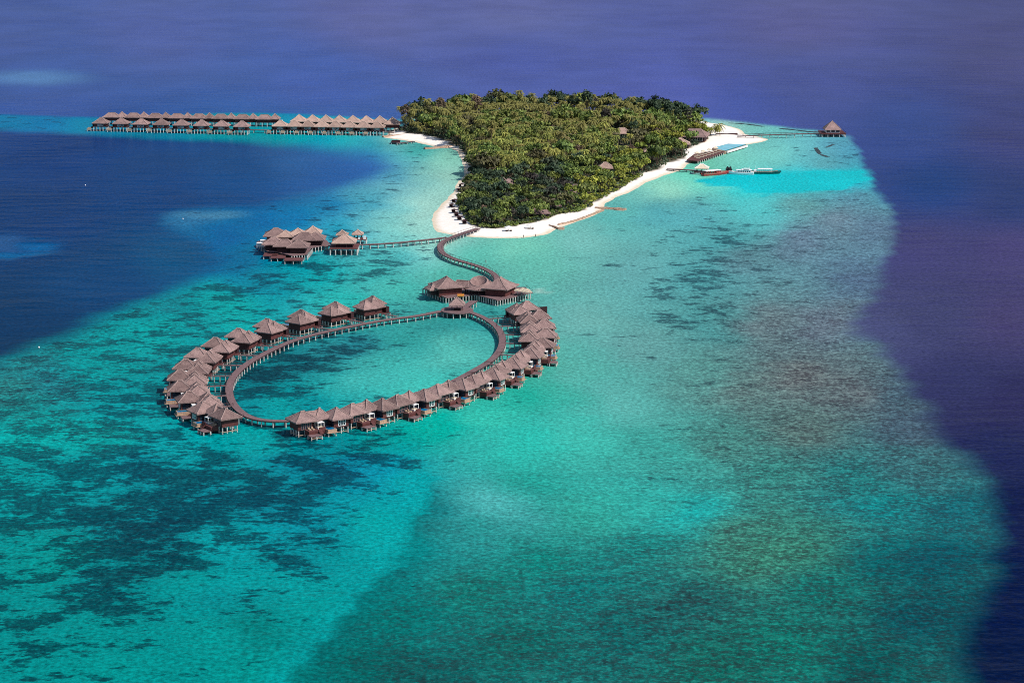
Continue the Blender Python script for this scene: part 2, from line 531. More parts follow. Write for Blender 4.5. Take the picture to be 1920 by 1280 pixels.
DREDGED = [(1395,322),(1500,322),(1590,318),(1622,318),(1622,338),(1596,342),(1592,361),(1500,361),(1420,364),(1340,350),(1300,335)]
PALE_SHELF = [(880,865),(822,893),(808,940),(768,1010),(705,1075),(650,1160),(605,1215),(540,1262),(520,1400),(-600,1400),(-600,830),(600,850)]
REEF_KNOLLS = [(60,146,105,13,(88,128,178)),(15,458,38,18,(45,88,140)),(75,462,35,12,(0,95,155)),(30,480,60,6,(0,95,150)),(390,404,70,7,(70,130,165)),(1001,547,12,3,(170,205,195)),(1000,541,9,2,(150,200,190))]


def field(px, py, pts, power=3.2):
    P = np.array([(p[0], p[1]) for p in pts], float)
    V = np.array([[*(lin(p[2])), *(p[3:])] for p in pts], float)
    out = np.zeros((len(px), V.shape[1]))
    for i in range(0, len(px), 20000):
        j = slice(i, i + 20000)
        d2 = ((px[j, None] - P[None, :, 0]) / 1.7) ** 2 + (py[j, None] - P[None, :, 1]) ** 2 + 420.0
        w = d2 ** (-power / 2)
        out[j] = (w @ V) / w.sum(1)[:, None]
    return out


ys = [-30000., -8000, -2000, -400, 100, 300, 420]
y_ = 520.0
while y_ < 3500:
    ys.append(y_)
    y_ += 2.6 + max(0, y_ - 700) * .0042
ys += [4200, 6000, 10000, 20000, 45000]
xs = [-40000., -15000, -6000, -2500, -1300] + list(np.arange(-900, 901, 4.0)) + [1300, 2500, 6000, 15000, 40000.]
ys, xs = np.array(ys), np.array(xs)
GX, GY = np.meshgrid(xs, ys)
gx, gy = GX.ravel(), GY.ravel()
cy_ = np.clip(gy, 380, 4000)
px_, py_ = project(np.clip(gx, -1200, 1200), cy_, 0.0)
px_ = np.clip(px_, -1500, 3400); py_ = np.clip(py_, -285, 1650)
far_k = np.clip((py_ - 150) / 450, .12, 1.3)
wx = px_ + (9 * wob(gx, gy, .02, 3) + 9 * wob(gx, gy, .055, 31) + 5 * wob(gx, gy, .14, 32)) * far_k
wy = py_ + (3.4 * wob(gx, gy, .022, 4) + 4.2 * wob(gx, gy, .06, 33) + 2.6 * wob(gx, gy, .15, 34)) * far_k
ex_ = px_ + (6 * wob(gx, gy, .02, 3) + 6 * wob(gx, gy, .07, 35) + 4 * wob(gx, gy, .2, 36)) * far_k
ey_ = py_ + (2 * wob(gx, gy, .02, 4) + 2.4 * wob(gx, gy, .07, 37) + 1.6 * wob(gx, gy, .2, 38)) * far_k
lag = field(wx, wy, LAGOON)
dee = field(px_, py_, DEEP_AND_HAZE, 3.0)
col = lag[:, :3].copy(); patch = lag[:, 3].copy(); rub = lag[:, 4].copy()
# dredged boat basin
k = sstep(-2.5, 2.5, sdist(px_ + (ex_ - px_) * 3, py_ + (ey_ - py_) * 2, DREDGED))[:, None]
col = col * (1 - k) + np.array(lin((45, 196, 204))) * k
patch *= (1 - k[:, 0] * .7); rub *= 1 - k[:, 0]
# pale sand shelf west of the ridge: a step in the lagoon floor
k = sstep(-5, 5, sdist(ex_, ey_, PALE_SHELF) + 2)[:, None] * sstep(870, 930, py_)[:, None]
east = sstep(-5, 60, -sdist(ex_, ey_, PALE_SHELF))[:, None]
near_e = (1 - k) * np.exp(-(np.clip(-sdist(ex_, ey_, PALE_SHELF), 0, 400) / 45) ** 2)[:, None] * sstep(880, 960, py_)[:, None]
col = col * (1 - near_e * .55) + np.array(lin((0, 98, 102))) * near_e * .55
near_w = k * np.exp(-(np.clip(sdist(ex_, ey_, PALE_SHELF), 0, 400) / 50) ** 2)[:, None]
col = col * (1 - near_w * .7) + np.array(lin((0, 170, 172))) * near_w * .7
patch *= 1 - near_w[:, 0] * .9
col *= (1 - .17 * sstep(900, 1150, py_))[:, None]      # colours darken towards the near end of the lagoon
# open sea
soft = np.clip(7 + (py_ - 300) * .045, 3, 70)
sd = sdist(ex_, ey_, SEA_FAR)
kf = sstep(-.8, 1.2, sd / soft)
sl = sdist(ex_, ey_, SEA_LEFT)
softl = np.clip(7 + (py_ - 250) * .045, 5, 28) + 12 * np.clip((px_ - 400) / 250, 0, 1)
kl = sstep(-.9, 1.1, sl / softl)
k = np.maximum(kf, kl)
slope = np.clip(k * (1 - k) * 4, 0, 1)
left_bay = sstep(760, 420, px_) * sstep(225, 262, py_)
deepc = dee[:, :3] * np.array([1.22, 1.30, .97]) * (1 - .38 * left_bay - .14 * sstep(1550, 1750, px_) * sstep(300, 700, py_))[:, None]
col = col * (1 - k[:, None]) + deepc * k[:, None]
patch *= 1 - k; rub *= (1 - k) ** 1.5
for (cx, cy, rx, ry, c) in REEF_KNOLLS:
    q = np.exp(-(((wx - cx) / rx) ** 2 + ((wy - cy) / ry) ** 2) ** 1.5)[:, None]
    col = col * (1 - q) + np.array(lin(c)) * q
    k = k * (1 - q[:, 0])
faces = []
nx, ny = len(xs), len(ys)
ii = (np.arange(ny - 1)[:, None] * nx + np.arange(nx - 1)[None, :]).ravel()
faces = np.stack([ii, ii + 1, ii + 1 + nx, ii + nx], 1)

wm, nt, b = new_mat("lagoon_water")
geo = node(nt, "ShaderNodeNewGeometry")
pos = geo.outputs["Position"]
def attr(name):
    a = node(nt, "ShaderNodeAttribute")
    a.attribute_name = name
    return a
base = attr("sea_colour").outputs["Color"]
sep = node(nt, "ShaderNodeSeparateColor")
nt.links.new(attr("cover").outputs["Color"], sep.inputs[0])
A_p, A_r, A_d = sep.outputs[0], sep.outputs[1], sep.outputs[2]
# weed beds
na = noise_tex(nt, mapping(nt, pos, (.8, .8, 1), (0, 0, R(12))), .075, 6, .6)
nb = noise_tex(nt, mapping(nt, pos, (.55, .95, 1), (0, 0, R(4))), .27, 7, .72)
n1 = mth(nt, 'ADD', mth(nt, 'MULTIPLY', na, .72), mth(nt, 'MULTIPLY', nb, .62))
n1 = mth(nt, 'SUBTRACT', n1, .17)
thr = mth(nt, 'SUBTRACT', .640, mth(nt, 'MULTIPLY', A_p, .29))
f1 = maprange(nt, mth(nt, 'SUBTRACT', n1, thr), -.018, .035)
f1 = mth(nt, 'MULTIPLY', f1, maprange(nt, A_p, .01, .1, 0, .9))
darkc = mixc(nt, 1.0, base, (.12, .17, .23), 'MULTIPLY')
darkc = mixc(nt, 1.0, darkc, (.003, .003, .006), 'ADD')
n1b = noise_tex(nt, mapping(nt, pos, (.8, .5, 1)), .5, 4, .7)
c = mixc(nt, mth(nt, 'MULTIPLY', f1, maprange(nt, n1b, .3, .55, .75, 1)), base, darkc)
# scattered small clumps on sand
n2 = noise_tex(nt, mapping(nt, pos, (.75, .85, 1)), .27, 6, .68)
f2 = mth(nt, 'MULTIPLY', maprange(nt, mth(nt, 'SUBTRACT', n2, mth(nt, 'SUBTRACT', .66, mth(nt, 'MULTIPLY', A_p, .19))), 0, .05), maprange(nt, A_p, 0, .35, .0, .75))
c = mixc(nt, f2, c, darkc)
# coral rubble
n3 = noise_tex(nt, mapping(nt, pos, (.85, .8, 1)), .62, 7, .78)
n4 = noise_tex(nt, mapping(nt, pos, (.7, .9, 1)), .16, 8, .76)
rubc = mixc(nt, 1.0, base, (.34, .32, .36), 'MULTIPLY')
rubc = mixc(nt, 1.0, rubc, (.020, .008, .010), 'ADD')
f3 = mth(nt, 'MULTIPLY', maprange(nt, n3, .485, .545), A_r)
c = mixc(nt, mth(nt, 'MULTIPLY', f3, .85), c, rubc)
f4 = mth(nt, 'MULTIPLY', maprange(nt, n4, .50, .56), A_r)
c = mixc(nt, mth(nt, 'MULTIPLY', f4, .55), c, rubc)
lightc = mixc(nt, 1.0, base, (1.75, 1.65, 1.55), 'MULTIPLY')
lightc = mixc(nt, 1.0, lightc, (.015, .02, .015), 'ADD')
f5 = mth(nt, 'MULTIPLY', maprange(nt, n3, .47, .41), maprange(nt, A_r, 0, 1, .22, .8))
c = mixc(nt, f5, c, lightc)
f6 = mth(nt, 'MULTIPLY', maprange(nt, n4, .49, .42), maprange(nt, A_r, 0, 1, .05, .4))
c = mixc(nt, f6, c, lightc)
# broad uneven tone
n5 = noise_tex(nt, mapping(nt, pos, (.8, .4, 1)), .02, 5, .6)
hs = node(nt, "ShaderNodeHueSaturation")
nt.links.new(c, hs.inputs["Color"])
n6 = noise_tex(nt, mapping(nt, pos, (.95, .8, 1)), .65, 7, .80)
val = mth(nt, 'ADD', maprange(nt, n5, .3, .7, -.08, .08), maprange(nt, n6, .36, .64, -.26, .32))
nt.links.new(mth(nt, 'ADD', val, mth(nt, 'ADD', .78, mth(nt, 'MULTIPLY', A_d, .07))), hs.inputs["Value"])
hs.inputs['Saturation'].default_value = 1.04
c = hs.outputs[0]
# ripples: wind chop and a longer swell over the deep
w1 = noise_tex(nt, mapping(nt, pos, (.48, .7, 1), (0, 0, R(12))), .5, 5, .62)
w2 = noise_tex(nt, mapping(nt, pos, (.24, .5, 1), (0, 0, R(-9))), .16, 3, .5)
wind = noise_tex(nt, mapping(nt, pos, (.5, .35, 1)), .006, 4, .6)
hgt = mth(nt, 'ADD', mth(nt, 'MULTIPLY', w1, .55), mth(nt, 'MULTIPLY', w2, maprange(nt, A_d, 0, 1, .9, 2.6)))
hgt = mth(nt, "MULTIPLY", hgt, maprange(nt, wind, .38, .62, .25, 1.5))
bp = node(nt, "ShaderNodeBump")
bp.inputs["Strength"].default_value = .55
bp.inputs["Distance"].default_value = 1.0
nt.links.new(hgt, bp.inputs["Height"])
dif = node(nt, "ShaderNodeBsdfDiffuse")
gls = node(nt, "ShaderNodeBsdfGlossy")
gls.inputs["Roughness"].default_value = .14
lw = node(nt, "ShaderNodeFresnel")
lw.inputs["IOR"].default_value = 1.33
nt.links.new(c, dif.inputs["Color"])
bp2 = node(nt, "ShaderNodeBump")
bp2.inputs["Strength"].default_value = .25
nt.links.new(hgt, bp2.inputs["Height"])
nt.links.new(bp2.outputs[0], dif.inputs["Normal"])
for q in (gls, lw):
    nt.links.new(bp.outputs[0], q.inputs["Normal"])
mx = node(nt, "ShaderNodeMixShader")
nt.links.new(mth(nt, 'MULTIPLY', lw.outputs[0], maprange(nt, A_d, 0, 1, .115, .17, False)), mx.inputs[0])
nt.links.new(dif.outputs[0], mx.inputs[1])
nt.links.new(gls.outputs[0], mx.inputs[2])
nt.links.new(mx.outputs[0], nt.nodes["Material Output"].inputs["Surface"])
M['water'] = wm

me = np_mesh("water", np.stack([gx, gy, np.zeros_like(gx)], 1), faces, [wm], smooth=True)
ca = me.color_attributes.new("sea_colour", 'FLOAT_COLOR', 'POINT')
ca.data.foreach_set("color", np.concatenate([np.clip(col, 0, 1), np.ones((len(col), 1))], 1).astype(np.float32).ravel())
cb = me.color_attributes.new("cover", 'FLOAT_COLOR', 'POINT')
cb.data.foreach_set("color", np.stack([patch, rub, k, np.ones_like(k)], 1).astype(np.float32).ravel())
tag(link("water", me), kind="structure")

# ------------------------------------------------------------------ the island: sand, soil
SHORE = [(720,258),(745,262),(775,266),(800,272),(822,276),(846,279),(858,284),(866,300),(870,315),(868,330),(858,347),(838,373),(817,396),(809,412),(808,426),(820,435),(850,441),(880,444),(930,446.5),(985,445.5),(1022,440.5),
         (1046,429),(1074,418.5),(1104,406.5),(1124,398),(1132,391),(1137,381),(1153,371),(1182,358.5),(1208,346),(1232,334),(1254,325),(1274,320),(1285,313),(1300,304),(1318,298),(1345,290),(1362,283),(1400,272),(1436,264),(1442,261),(1425,257),(1398,252),(1392,245),(1372,238),(1345,232),
         (1318,228),(1290,223),(1250,219),(1180,214),(1100,211.5),(1000,210.5),(900,213),(830,219),(780,229),(752,238),(730,247)]
SHORE_W = [at(x, y)[:2] for x, y in SHORE]
VEG = [(742,244),(760,252),(782,256),(812,262),(838,270),(858,279),(872,296),(880,318),(881,336),(875,350),(868,366),(861,384),(864,400),(873,413),(882,424),(890,428.5),(915,433),(938,434),(955,431),(975,428),(1000,423),(1030,414),(1052,406),(1078,401),(1104,392),
       (1108,386),(1112,381),(1143,366.5),(1167,353),(1191,338.5),(1205,331),(1238,318.5),(1262,305),(1290,298),(1286,286),(1302,280),(1318,272),(1334,262),(1330,252),(1326,243),(1318,236),(1296,228),(1250,222.5),(1180,217),(1100,214.5),(1000,213.5),(900,216),(830,222),(780,232)]
VEG_W = [at(x, y)[:2] for x, y in VEG]


def ground_z(x, y):
    x, y = np.atleast_1d(np.asarray(x, float)), np.atleast_1d(np.asarray(y, float))
    d = sdist(x, y, SHORE_W)
    return np.clip(d * .085, -1.2, 1.5) + np.clip(d - 18, 0, 60) * .006


sx = np.arange(-170, 270, 2.0)
sy = np.arange(1190, 1880, 2.6)
QX, QY = np.meshgrid(sx, sy)
qx, qy = QX.ravel(), QY.ravel()
d = sdist(qx + .5 * wob(qx, qy, .08, 11), qy + .9 * wob(qx, qy, .07, 12), SHORE_W)
qz = np.clip(d * .085, -1.2, 1.5) + np.clip(d - 18, 0, 60) * .006 + .06 * wob(qx, qy, .5, 13) * (d > 6)
dv = sdist(qx + 1.0 * wob(qx, qy, .2, 14), qy + 2 * wob(qx, qy, .15, 15), VEG_W)
nx, ny = len(sx), len(sy)
ii = (np.arange(ny - 1)[:, None] * nx + np.arange(nx - 1)[None, :]).ravel()
fc = np.stack([ii, ii + 1, ii + 1 + nx, ii + nx], 1)
fc = fc[(d[fc].max(1) > -9)]
mm, nt, b = new_mat("coral_sand")
geo = node(nt, "ShaderNodeNewGeometry")
sp = node(nt, "ShaderNodeSeparateXYZ")
nt.links.new(geo.outputs["Position"], sp.inputs[0])
at_ = node(nt, "ShaderNodeAttribute"); at_.attribute_name = "soil"
n = noise_tex(nt, geo.outputs["Position"], .35, 6, .7)
dry = mixc(nt, maprange(nt, n, .3, .7), (.90, .82, .74), (.97, .93, .88))
wet = mixc(nt, maprange(nt, n, .3, .7), (.66, .54, .40), (.78, .68, .54))
c = mixc(nt, maprange(nt, mth(nt, 'ADD', sp.outputs[2], mth(nt, 'MULTIPLY', n, .35)), .2, .62), wet, dry)
n2 = noise_tex(nt, geo.outputs["Position"], .5, 6, .7)
soil = mixc(nt, maprange(nt, n2, .35, .65), (.035, .04, .02), (.16, .13, .09))
c = mixc(nt, at_.outputs["Fac"], c, soil)
nt.links.new(c, b.inputs["Base Color"])
b.inputs["Roughness"].default_value = .95
b.inputs["Specular IOR Level"].default_value = .1
me = np_mesh("sand", np.stack([qx, qy, qz], 1), fc, [mm], smooth=True)
a = me.attributes.new("soil", 'FLOAT', 'POINT')
a.data.foreach_set("value", sstep(-.5, 2.5, dv).astype(np.float32))
tag(link("sand", me), kind="structure")


# ------------------------------------------------------------------ timber walkways on piles
def walk_deck(path, width, z, thick=.22):
    """ribbon deck along a plan path, with edge beams"""
    m = MB()
    n = len(path)
    L, Rr = [], []
    for i in range(n):
        d = (path[min(i + 1, n - 1)] - path[max(i - 1, 0)]); d.z = 0; d.normalize()
        nrm = Vector((-d.y, d.x, 0))
        L.append(path[i] + nrm * width / 2); Rr.append(path[i] - nrm * width / 2)
    def strip(A, B, z0, z1, mi):
        vs = []
        for p, q in zip(A, B):
            vs += [(p.x, p.y, z0), (q.x, q.y, z0), (q.x, q.y, z1), (p.x, p.y, z1)]
        fs = []
        for i in range(len(A) - 1):
            o, o2 = i * 4, i * 4 + 4
            fs += [(o, o2, o2 + 1, o + 1), (o + 1, o2 + 1, o2 + 2, o + 2), (o + 2, o2 + 2, o2 + 3, o + 3), (o + 3, o2 + 3, o2, o)]
        fs += [(0, 1, 2, 3), tuple((len(A) - 1) * 4 + k for k in (3, 2, 1, 0))]
        m.add(vs, fs, mi)
    strip(L, Rr, z - thick, z, 0)
    return m, L, Rr


def edge_rail(side, z, h=.9, every=2):
    m = MB()
    pts = [(p.x, p.y, z + h) for p in side]
    m.tube(pts, .06, 4)
    for i in range(0, len(side), every):
        p = side[i]
        m.tube([(p.x, p.y, z - .2), (p.x, p.y, z + h)], .06, 4)
    return m


def resample(pts, step):
    out = [pts[0].copy()]
    acc = 0.0
    for a, b in zip(pts[:-1], pts[1:]):
        L = (b - a).length
        while acc + step <= L + 1e-6:
            acc += step
            out.append(a.lerp(b, acc / L))
        acc -= L
    if (out[-1] - pts[-1]).length > step * .4: out.append(pts[-1].copy())
    return out


def smooth_path(pts, it=2):
    for _ in range(it):
        q = [pts[0]]
        for a, b in zip(pts[:-1], pts[1:]):
            q += [a.lerp(b, .25), a.lerp(b, .75)]
        q.append(pts[-1])
        pts = q
    return pts


PILE_ME = {}
def pile_mesh(h, r):
    key = (round(h, 2), round(r, 2))
    if key not in PILE_ME:
        m = MB()
        m.tube([(0, 0, -1.0), (0, 0, h)], r, 7)
        PILE_ME[key] = m.mesh("pile", [M['pile']])
    return PILE_ME[key]


def walkway(name, px, z, width, label, cat="walkway", every=4.0, pile_r=.24, rail=False, mat='deck', single=False, group=None, smooth=2, maxp=100):
    pts = [at(x, y, z) for x, y in px]
    if smooth: pts = smooth_path(pts, smooth)
    path = resample(pts, 2.0)
    org = path[len(path) // 2].copy(); org.z = 0
    root = empty(name, org, 0, label, cat, group)
    loc = [p - org for p in path]
    m, L, Rr = walk_deck(loc, width, z)
    m.build('deck', M[mat], root)
    e = MB()
    for side in (L, Rr):
        e.tube([(p.x, p.y, z - .30) for p in side], .17, 4)
    e.build('edge_beam', M['wall_dark'], root)
    if rail:
        for side in (L, Rr):
            edge_rail(side, z, .95).build('railing', M['wall_dark'], root)
    step = max(1, round(every / 2.0))
    spots = []
    for i in range(0, len(loc), step):
        d = loc[min(i + 1, len(loc) - 1)] - loc[max(i - 1, 0)]; d.z = 0; d.normalize()
        nrm = Vector((-d.y, d.x, 0))
        for s in ((0,) if single else (-1, 1)):
            spots.append(loc[i] + nrm * s * (width / 2 - .15))
    pm = pile_mesh(z - .2, pile_r)
    for q in spots[:maxp]:
        link('pile', pm, root, (q.x, q.y, 0))
    if len(spots) > maxp:
        mm_ = MB()
        for q in spots[maxp:]:
            mm_.tube([(q.x, q.y, -1), (q.x, q.y, z - .2)], pile_r, 7)
        o = mm_.build('piles', M['pile'], root); o['kind'] = 'stuff'
    return root, path


RING_A = [(827,582.5),(780,592),(747,595.5),(713,600.5),(663,610),(597,624),(547,638),(505,657),(472,675),(451,690),(436,706),(429,723),(430,740),(437,756),(449,769.5),(465,780),(486,786),(515,788.5),(541,788),(600,780),(680,763.5),(760,742.5),(842,718.5),(881,698),(919,676.5),(935,660),(942,645),(942,630.6),(937,618.6),(926,606.5),(907,594.5),(886.5,586),(873,582)]
ring_root, ring_path = walkway('ring_boardwalk', RING_A, 2.3, 2.7, "long grey boardwalk on pale piles curving in a closed loop around the lagoon pool", every=5.0, pile_r=.26)
ring_c = sum(ring_path, Vector()) / len(ring_path)

SNAKE = [(931,531),(933,521),(923,510),(896,497.5),(857,487),(833,477),(824,466),(827,455),(842,446),(870,436),(896,428)]
walkway('curved_boardwalk', SNAKE, 2.3, 2.9, "S-shaped dark boardwalk on piles winding from the sandy point to the big hub roofs", rail=True)
walkway('straight_boardwalk', [(838,444.5),(795,449.5),(745,454.5),(700,457.5),(672,458.5)], 2.3, 2.2, "thin straight boardwalk branching off the S-shaped one towards the pavilion clusters", smooth=0)
walkway('link_boardwalk', [(628,459.5),(606,461)], 2.4, 2.2, "short boardwalk between the steep-roofed pavilion and the cluster of grey roofs", smooth=0)
walkway('far_boardwalk', [(190,236.5),(300,239.5),(420,242),(520,244),(600,245.5),(700,247),(740,248)], 2.2, 2.0, "boardwalk running between the two rows of far overwater villas", smooth=0, every=8)
walkway('pavilion_boardwalk', [(1383,255),(1440,252.6),(1500,250.6),(1540,249.6)], 2.6, 2.0, "long thin boardwalk from the sand spit out to the lone pointed pavilion", smooth=0, every=6, rail=True, single=True)
walkway('arrival_jetty', [(1250,316.5),(1275,317.2),(1302,319),(1330,320.5),(1372,320.5)], 1.5, 2.6, "pale arrival jetty leading from the beach to the moored boats", smooth=1, every=5)
walkway('rustic_jetty', [(744,268),(752,267.6),(764,266.2),(776,264.5)], 1.3, 1.8, "small dark jetty reaching off the sand near the far villas", smooth=0, every=4)
m = MB(); p = at(742, 269.2, 0); m.box((0, 0, 1.3), (6, 9, .3)); m.box((0, 0, 1.8), (5.4, 1.2, .8))
o = m.build('landing_platform', M['wall_dark'], None, p)
for dx in (-2.6, 2.6):
    for dy in (-4, 4): link('pile', pile_mesh(1.2, .25), o, (dx, dy, 0))
tag(o, "dark square landing platform at the tip of the small rustic jetty", "platform")


# stone groynes and revetments
def stone_bank(name, px, w, z0, label, cat="groyne", mat='stone', hh=.9):
    pts = smooth_path([at(x, y, 0) for x, y in px], 1)
    path = resample(pts, 3.0)
    org = path[0].copy()
    m = MB()
    rings = []
    rr = random.Random(len(px) + int(px[0][0]))
    n = len(path)
    vs, fs = [], []
    for i, p in enumerate(path):
        d = path[min(i + 1, n - 1)] - path[max(i - 1, 0)]; d.normalize()
        nr = Vector((-d.y, d.x, 0))
        q = p - org
        j = lambda a: rr.uniform(-a, a)
        hz = z0 + hh
        for s, z in ((-1.0, z0 - .8), (-.62, hz + j(.15)), (.62, hz + j(.15)), (1.0, z0 - .8)):
            r_ = q + nr * (w / 2 * s * (1 + j(.18)))
            vs.append((r_.x, r_.y, z))
    for i in range(n - 1):
        for k in range(3):
            a = i * 4 + k
            fs.append((a, a + 4, a + 5, a + 1))
    fs.append((0, 1, 2, 3)); e = (n - 1) * 4; fs.append((e + 3, e + 2, e + 1, e))
    m.add(vs, [f[::-1] for f in fs])
    o = m.build(name, M[mat], None, org)
    return tag(o, label, cat)


stone_bank('stone_groyne', [(1116,391.5),(1135,392),(1156,393)], 2.6, .2, "long low stone groyne jutting right from the beach into the water")
stone_bank('groyne_head', [(1156,393.2),(1164,393.8),(1172,394.4)], 5.2, .2, "wider stone head at the tip of the long groyne", "groyne")
stone_bank('seawall', [(1131,395),(1119,400),(1104,405.8),(1088,412),(1070.6,417.6),(1046,423)], 1.5, .1, "low brown seawall following the curve of the front beach", "seawall", hh=.8)
stone_bank('stone_groyne', [(1030,424.5),(1040,427),(1047,429.8)], 1.3, .1, "short thin groyne crossing the front beach below the seawall")
stone_bank('groyne_head', [(1047,429.8),(1053,430),(1060,430.2)], 4.0, .1, "small blunt stone block at the end of the short groyne", "groyne")
stone_bank('stone_groyne', [(717.7,258),(735,256.4),(755,254.4),(775,252.5)], 3.0, .2, "straight stone bank in front of the last far villa beside the trees")
stone_bank('stone_groyne', [(796,279.6),(812,278.8),(830,277),(847,275.2)], 5, .1, "pale stone spur pointing left from the shaded west beach")
stone_bank('breakwater', [(1366,231),(1390,232.2),(1412,234.8),(1431,237.6)], 5, -.75, "thin dark breakwater line beyond the sand spit nearer the trees", "breakwater", 'stone_dark')
stone_bank('breakwater', [(1463,241.7),(1490,244),(1515,247),(1536,248.6)], 5, -.70, "dark reddish breakwater line ending at the lone pointed pavilion", "breakwater", 'stone_dark')
stone_bank('sunken_breakwater', [(1530,277.5),(1533,283),(1538,289),(1545,292.5),(1553,294.5)], 4.5, -.78, "curved dark rock ridge in the shallows below the lone pavilion", "reef ridge", 'stone_dark')
stone_bank('sunken_breakwater', [(1548,277),(1556,274),(1563,270.5)], 3.5, -.78, "short faint dark rock ridge close under the lone pavilion", "reef ridge", 'stone_dark')
stone_bank('spit_wall', [(1343,256.2),(1360,255.9),(1384,255.3)], 1.8, 1.3, "dark low wall crossing the sand spit to the pavilion boardwalk", "wall", 'wall_dark', .8)

# ------------------------------------------------------------------ thatched villas of the ring
DZ = 2.5     # deck level


def villa_parts(mir, compact=False):
    """one ring villa: x runs outward from the ring, y along the ring from the entrance wing to the bedroom wing"""
    P = []
    def part(name, m, mats, sub=None, label=None):
        P.append((name, m.mirrored() if mir else m, mats, sub, label))
    wz = DZ + 2.9
    if compact:
        wings = (('A', 0, 6.2, 0, 5.4), ('B', .35, 6.0, 5.4, 9.4), ('C', 5.6, 12.6, 7.9, 13.6))
        for nm, x0, x1, y0, y1 in wings:
            m = MB(); m.bx(x0, x1, y0, y1 - (.02 if nm == 'B' else 0), DZ - .12, wz)
            part('wall', m, [M['wall'] if nm != 'B' or True else M['wall_dark']])
        o = 1.15
        m = MB(); m.hip(-o, 6.2 + o, -o, 7.2, wz + .02, wz + 2.7, 1.0, 'y', .1); part('roof', m, [M['thatch'], M['ridge']])
        m = MB(); m.hip(-o + .3, 6.0 + o, 3.2, 9.4 + o, wz + .07, wz + 3.0, .8, 'y', .1); part('roof', m, [M['thatch'], M['ridge']])
        m = MB(); m.hip(5.6 - o, 12.6 + o, 7.9 - o, 13.6 + o, wz + .03, wz + 2.9, 1.6, 'x', .1); part('roof', m, [M['thatch'], M['ridge']])
        m = MB()
        m.bx(6.22, 9.6, .8, 7.8, DZ - .25, DZ); m.bx(-.6, 5.5, 9.42, 13.2, DZ - .25, DZ)
        part('terrace', m, [M['deck_red']])
        m = MB(); m.bx(9.4, 9.58, .9, 3.9, .9, DZ - .26); m.bx(6.3, 9.4, .8, .95, .9, DZ - .26)
        m.bx(.2, 2.6, 11.2, 13.0, DZ + .01, DZ + 2.5); m.bx(2.62, 5.58, 13.0, 13.2, DZ, DZ + 2.2)
        part('screen', m, [M['wall_dark']])
        m = MB()
        x0, x1, y0, y1 = 9.63, 14.6, 4.4, 7.6
        for a in ((x0, x0 + .25, y0, y1), (x1 - .25, x1, y0, y1), (x0 + .25, x1 - .25, y0, y0 + .25), (x0 + .25, x1 - .25, y1 - .25, y1)):
            m.bx(*a, DZ - .95, DZ + .06)
        m.bx(x0 + .25, x1 - .25, y0 + .25, y1 - .25, DZ - .95, DZ - .8)
        m.bx(x0 - .3, x1 + .55, y0 - .35, y1 + .2, DZ - 1.15, DZ - .96)
        part('pool', m, [M['tile']])
        m = MB(); m.bx(x0 + .26, x1 - .26, y0 + .26, y1 - .26, DZ - .79, DZ + .03)
        part('pool_water', m, [M['pool']], 'pool')
        m = MB(); m.bx(10.0, 13.6, -.4, 3.8, 1.15, 1.35)
        part('bathing_platform', m, [M['deck']])
        m = MB()
        for k in range(5):
            m.bx(9.62 + .3 * k, 9.9 + .3 * k, 2.6, 3.6, DZ - .30 - .22 * k, DZ - .08 - .22 * k)
        part('stairs', m, [M['deck_red']])
        cx, cy = 7.9, 5.6
    else:
        wings = (('A', 0, 6.2, 0, 5.6), ('B', .5, 5.4, 5.6, 12.6), ('C', 1.6, 8.7, 12.6, 18.2))
        for nm, x0, x1, y0, y1 in wings:
            m = MB(); m.bx(x0, x1, y0, y1, DZ - .12, wz)
            part('wall', m, [M['wall'] if nm != 'B' else M['wall_dark']])
        o = 1.2
        m = MB(); m.hip(-o, 6.2 + o, -o, 5.6 + o + 1.2, wz + .02, wz + 2.75, 1.2, 'y', .1); part('roof', m, [M['thatch'], M['ridge']])
        m = MB(); m.hip(-.5, 6.2, 3.2, 9.6, wz + .10, wz + 2.15, 6.2, 'y', .1); part('roof', m, [M['thatch'], M['ridge']])
        m = MB(); m.hip(-.8, 6.5, 6.6, 13.4, wz + .06, wz + 3.0, .3, 'y', .1); part('roof', m, [M['thatch'], M['ridge']])
        m = MB(); m.hip(1.6 - o, 8.7 + o, 12.6 - o, 18.2 + o, wz + .02, wz + 3.0, .6, 'x', .1); part('roof', m, [M['thatch'], M['ridge']])
        m = MB()
        m.bx(6.22, 9.3, 2.6, 9.0, DZ - .25, DZ)
        m.bx(5.42, 6.21, 5.61, 9.05, DZ - .25, DZ)
        part('terrace', m, [M['deck_red']])
        m = MB(); m.bx(9.1, 9.28, 2.7, 9.0, .9, DZ - .26); m.bx(6.3, 9.1, 2.6, 2.75, .9, DZ - .26); m.bx(9.15, 9.3, 6.4, 9.0, DZ, DZ + .9)
        part('screen', m, [M['wall']])
        m = MB()
        x0, x1, y0, y1 = 4.9, 10.6, 9.1, 12.5
        x0, x1 = 5.45, 11.0
        for a in ((x0, x0 + .25, y0, y1), (x1 - .25, x1, y0, y1), (x0 + .25, x1 - .25, y0, y0 + .25), (x0 + .25, x1 - .25, y1 - .25, y1)):
            m.bx(*a, DZ - .95, DZ + .06)
        m.bx(x0 + .25, x1 - .25, y0 + .25, y1 - .25, DZ - .95, DZ - .8)
        m.bx(x0 - .3, x1 + .55, y0 - .35, y1 + .2, DZ - 1.15, DZ - .96)
        part('pool', m, [M['tile']])
        m = MB(); m.bx(x0 + .26, x1 - .26, y0 + .26, y1 - .26, DZ - .79, DZ + .03)
        part('pool_water', m, [M['pool']], 'pool')
        m = MB(); m.bx(9.6, 12.6, 1.8, 6.2, 1.15, 1.35)
        part('bathing_platform', m, [M['deck']])
        m = MB()
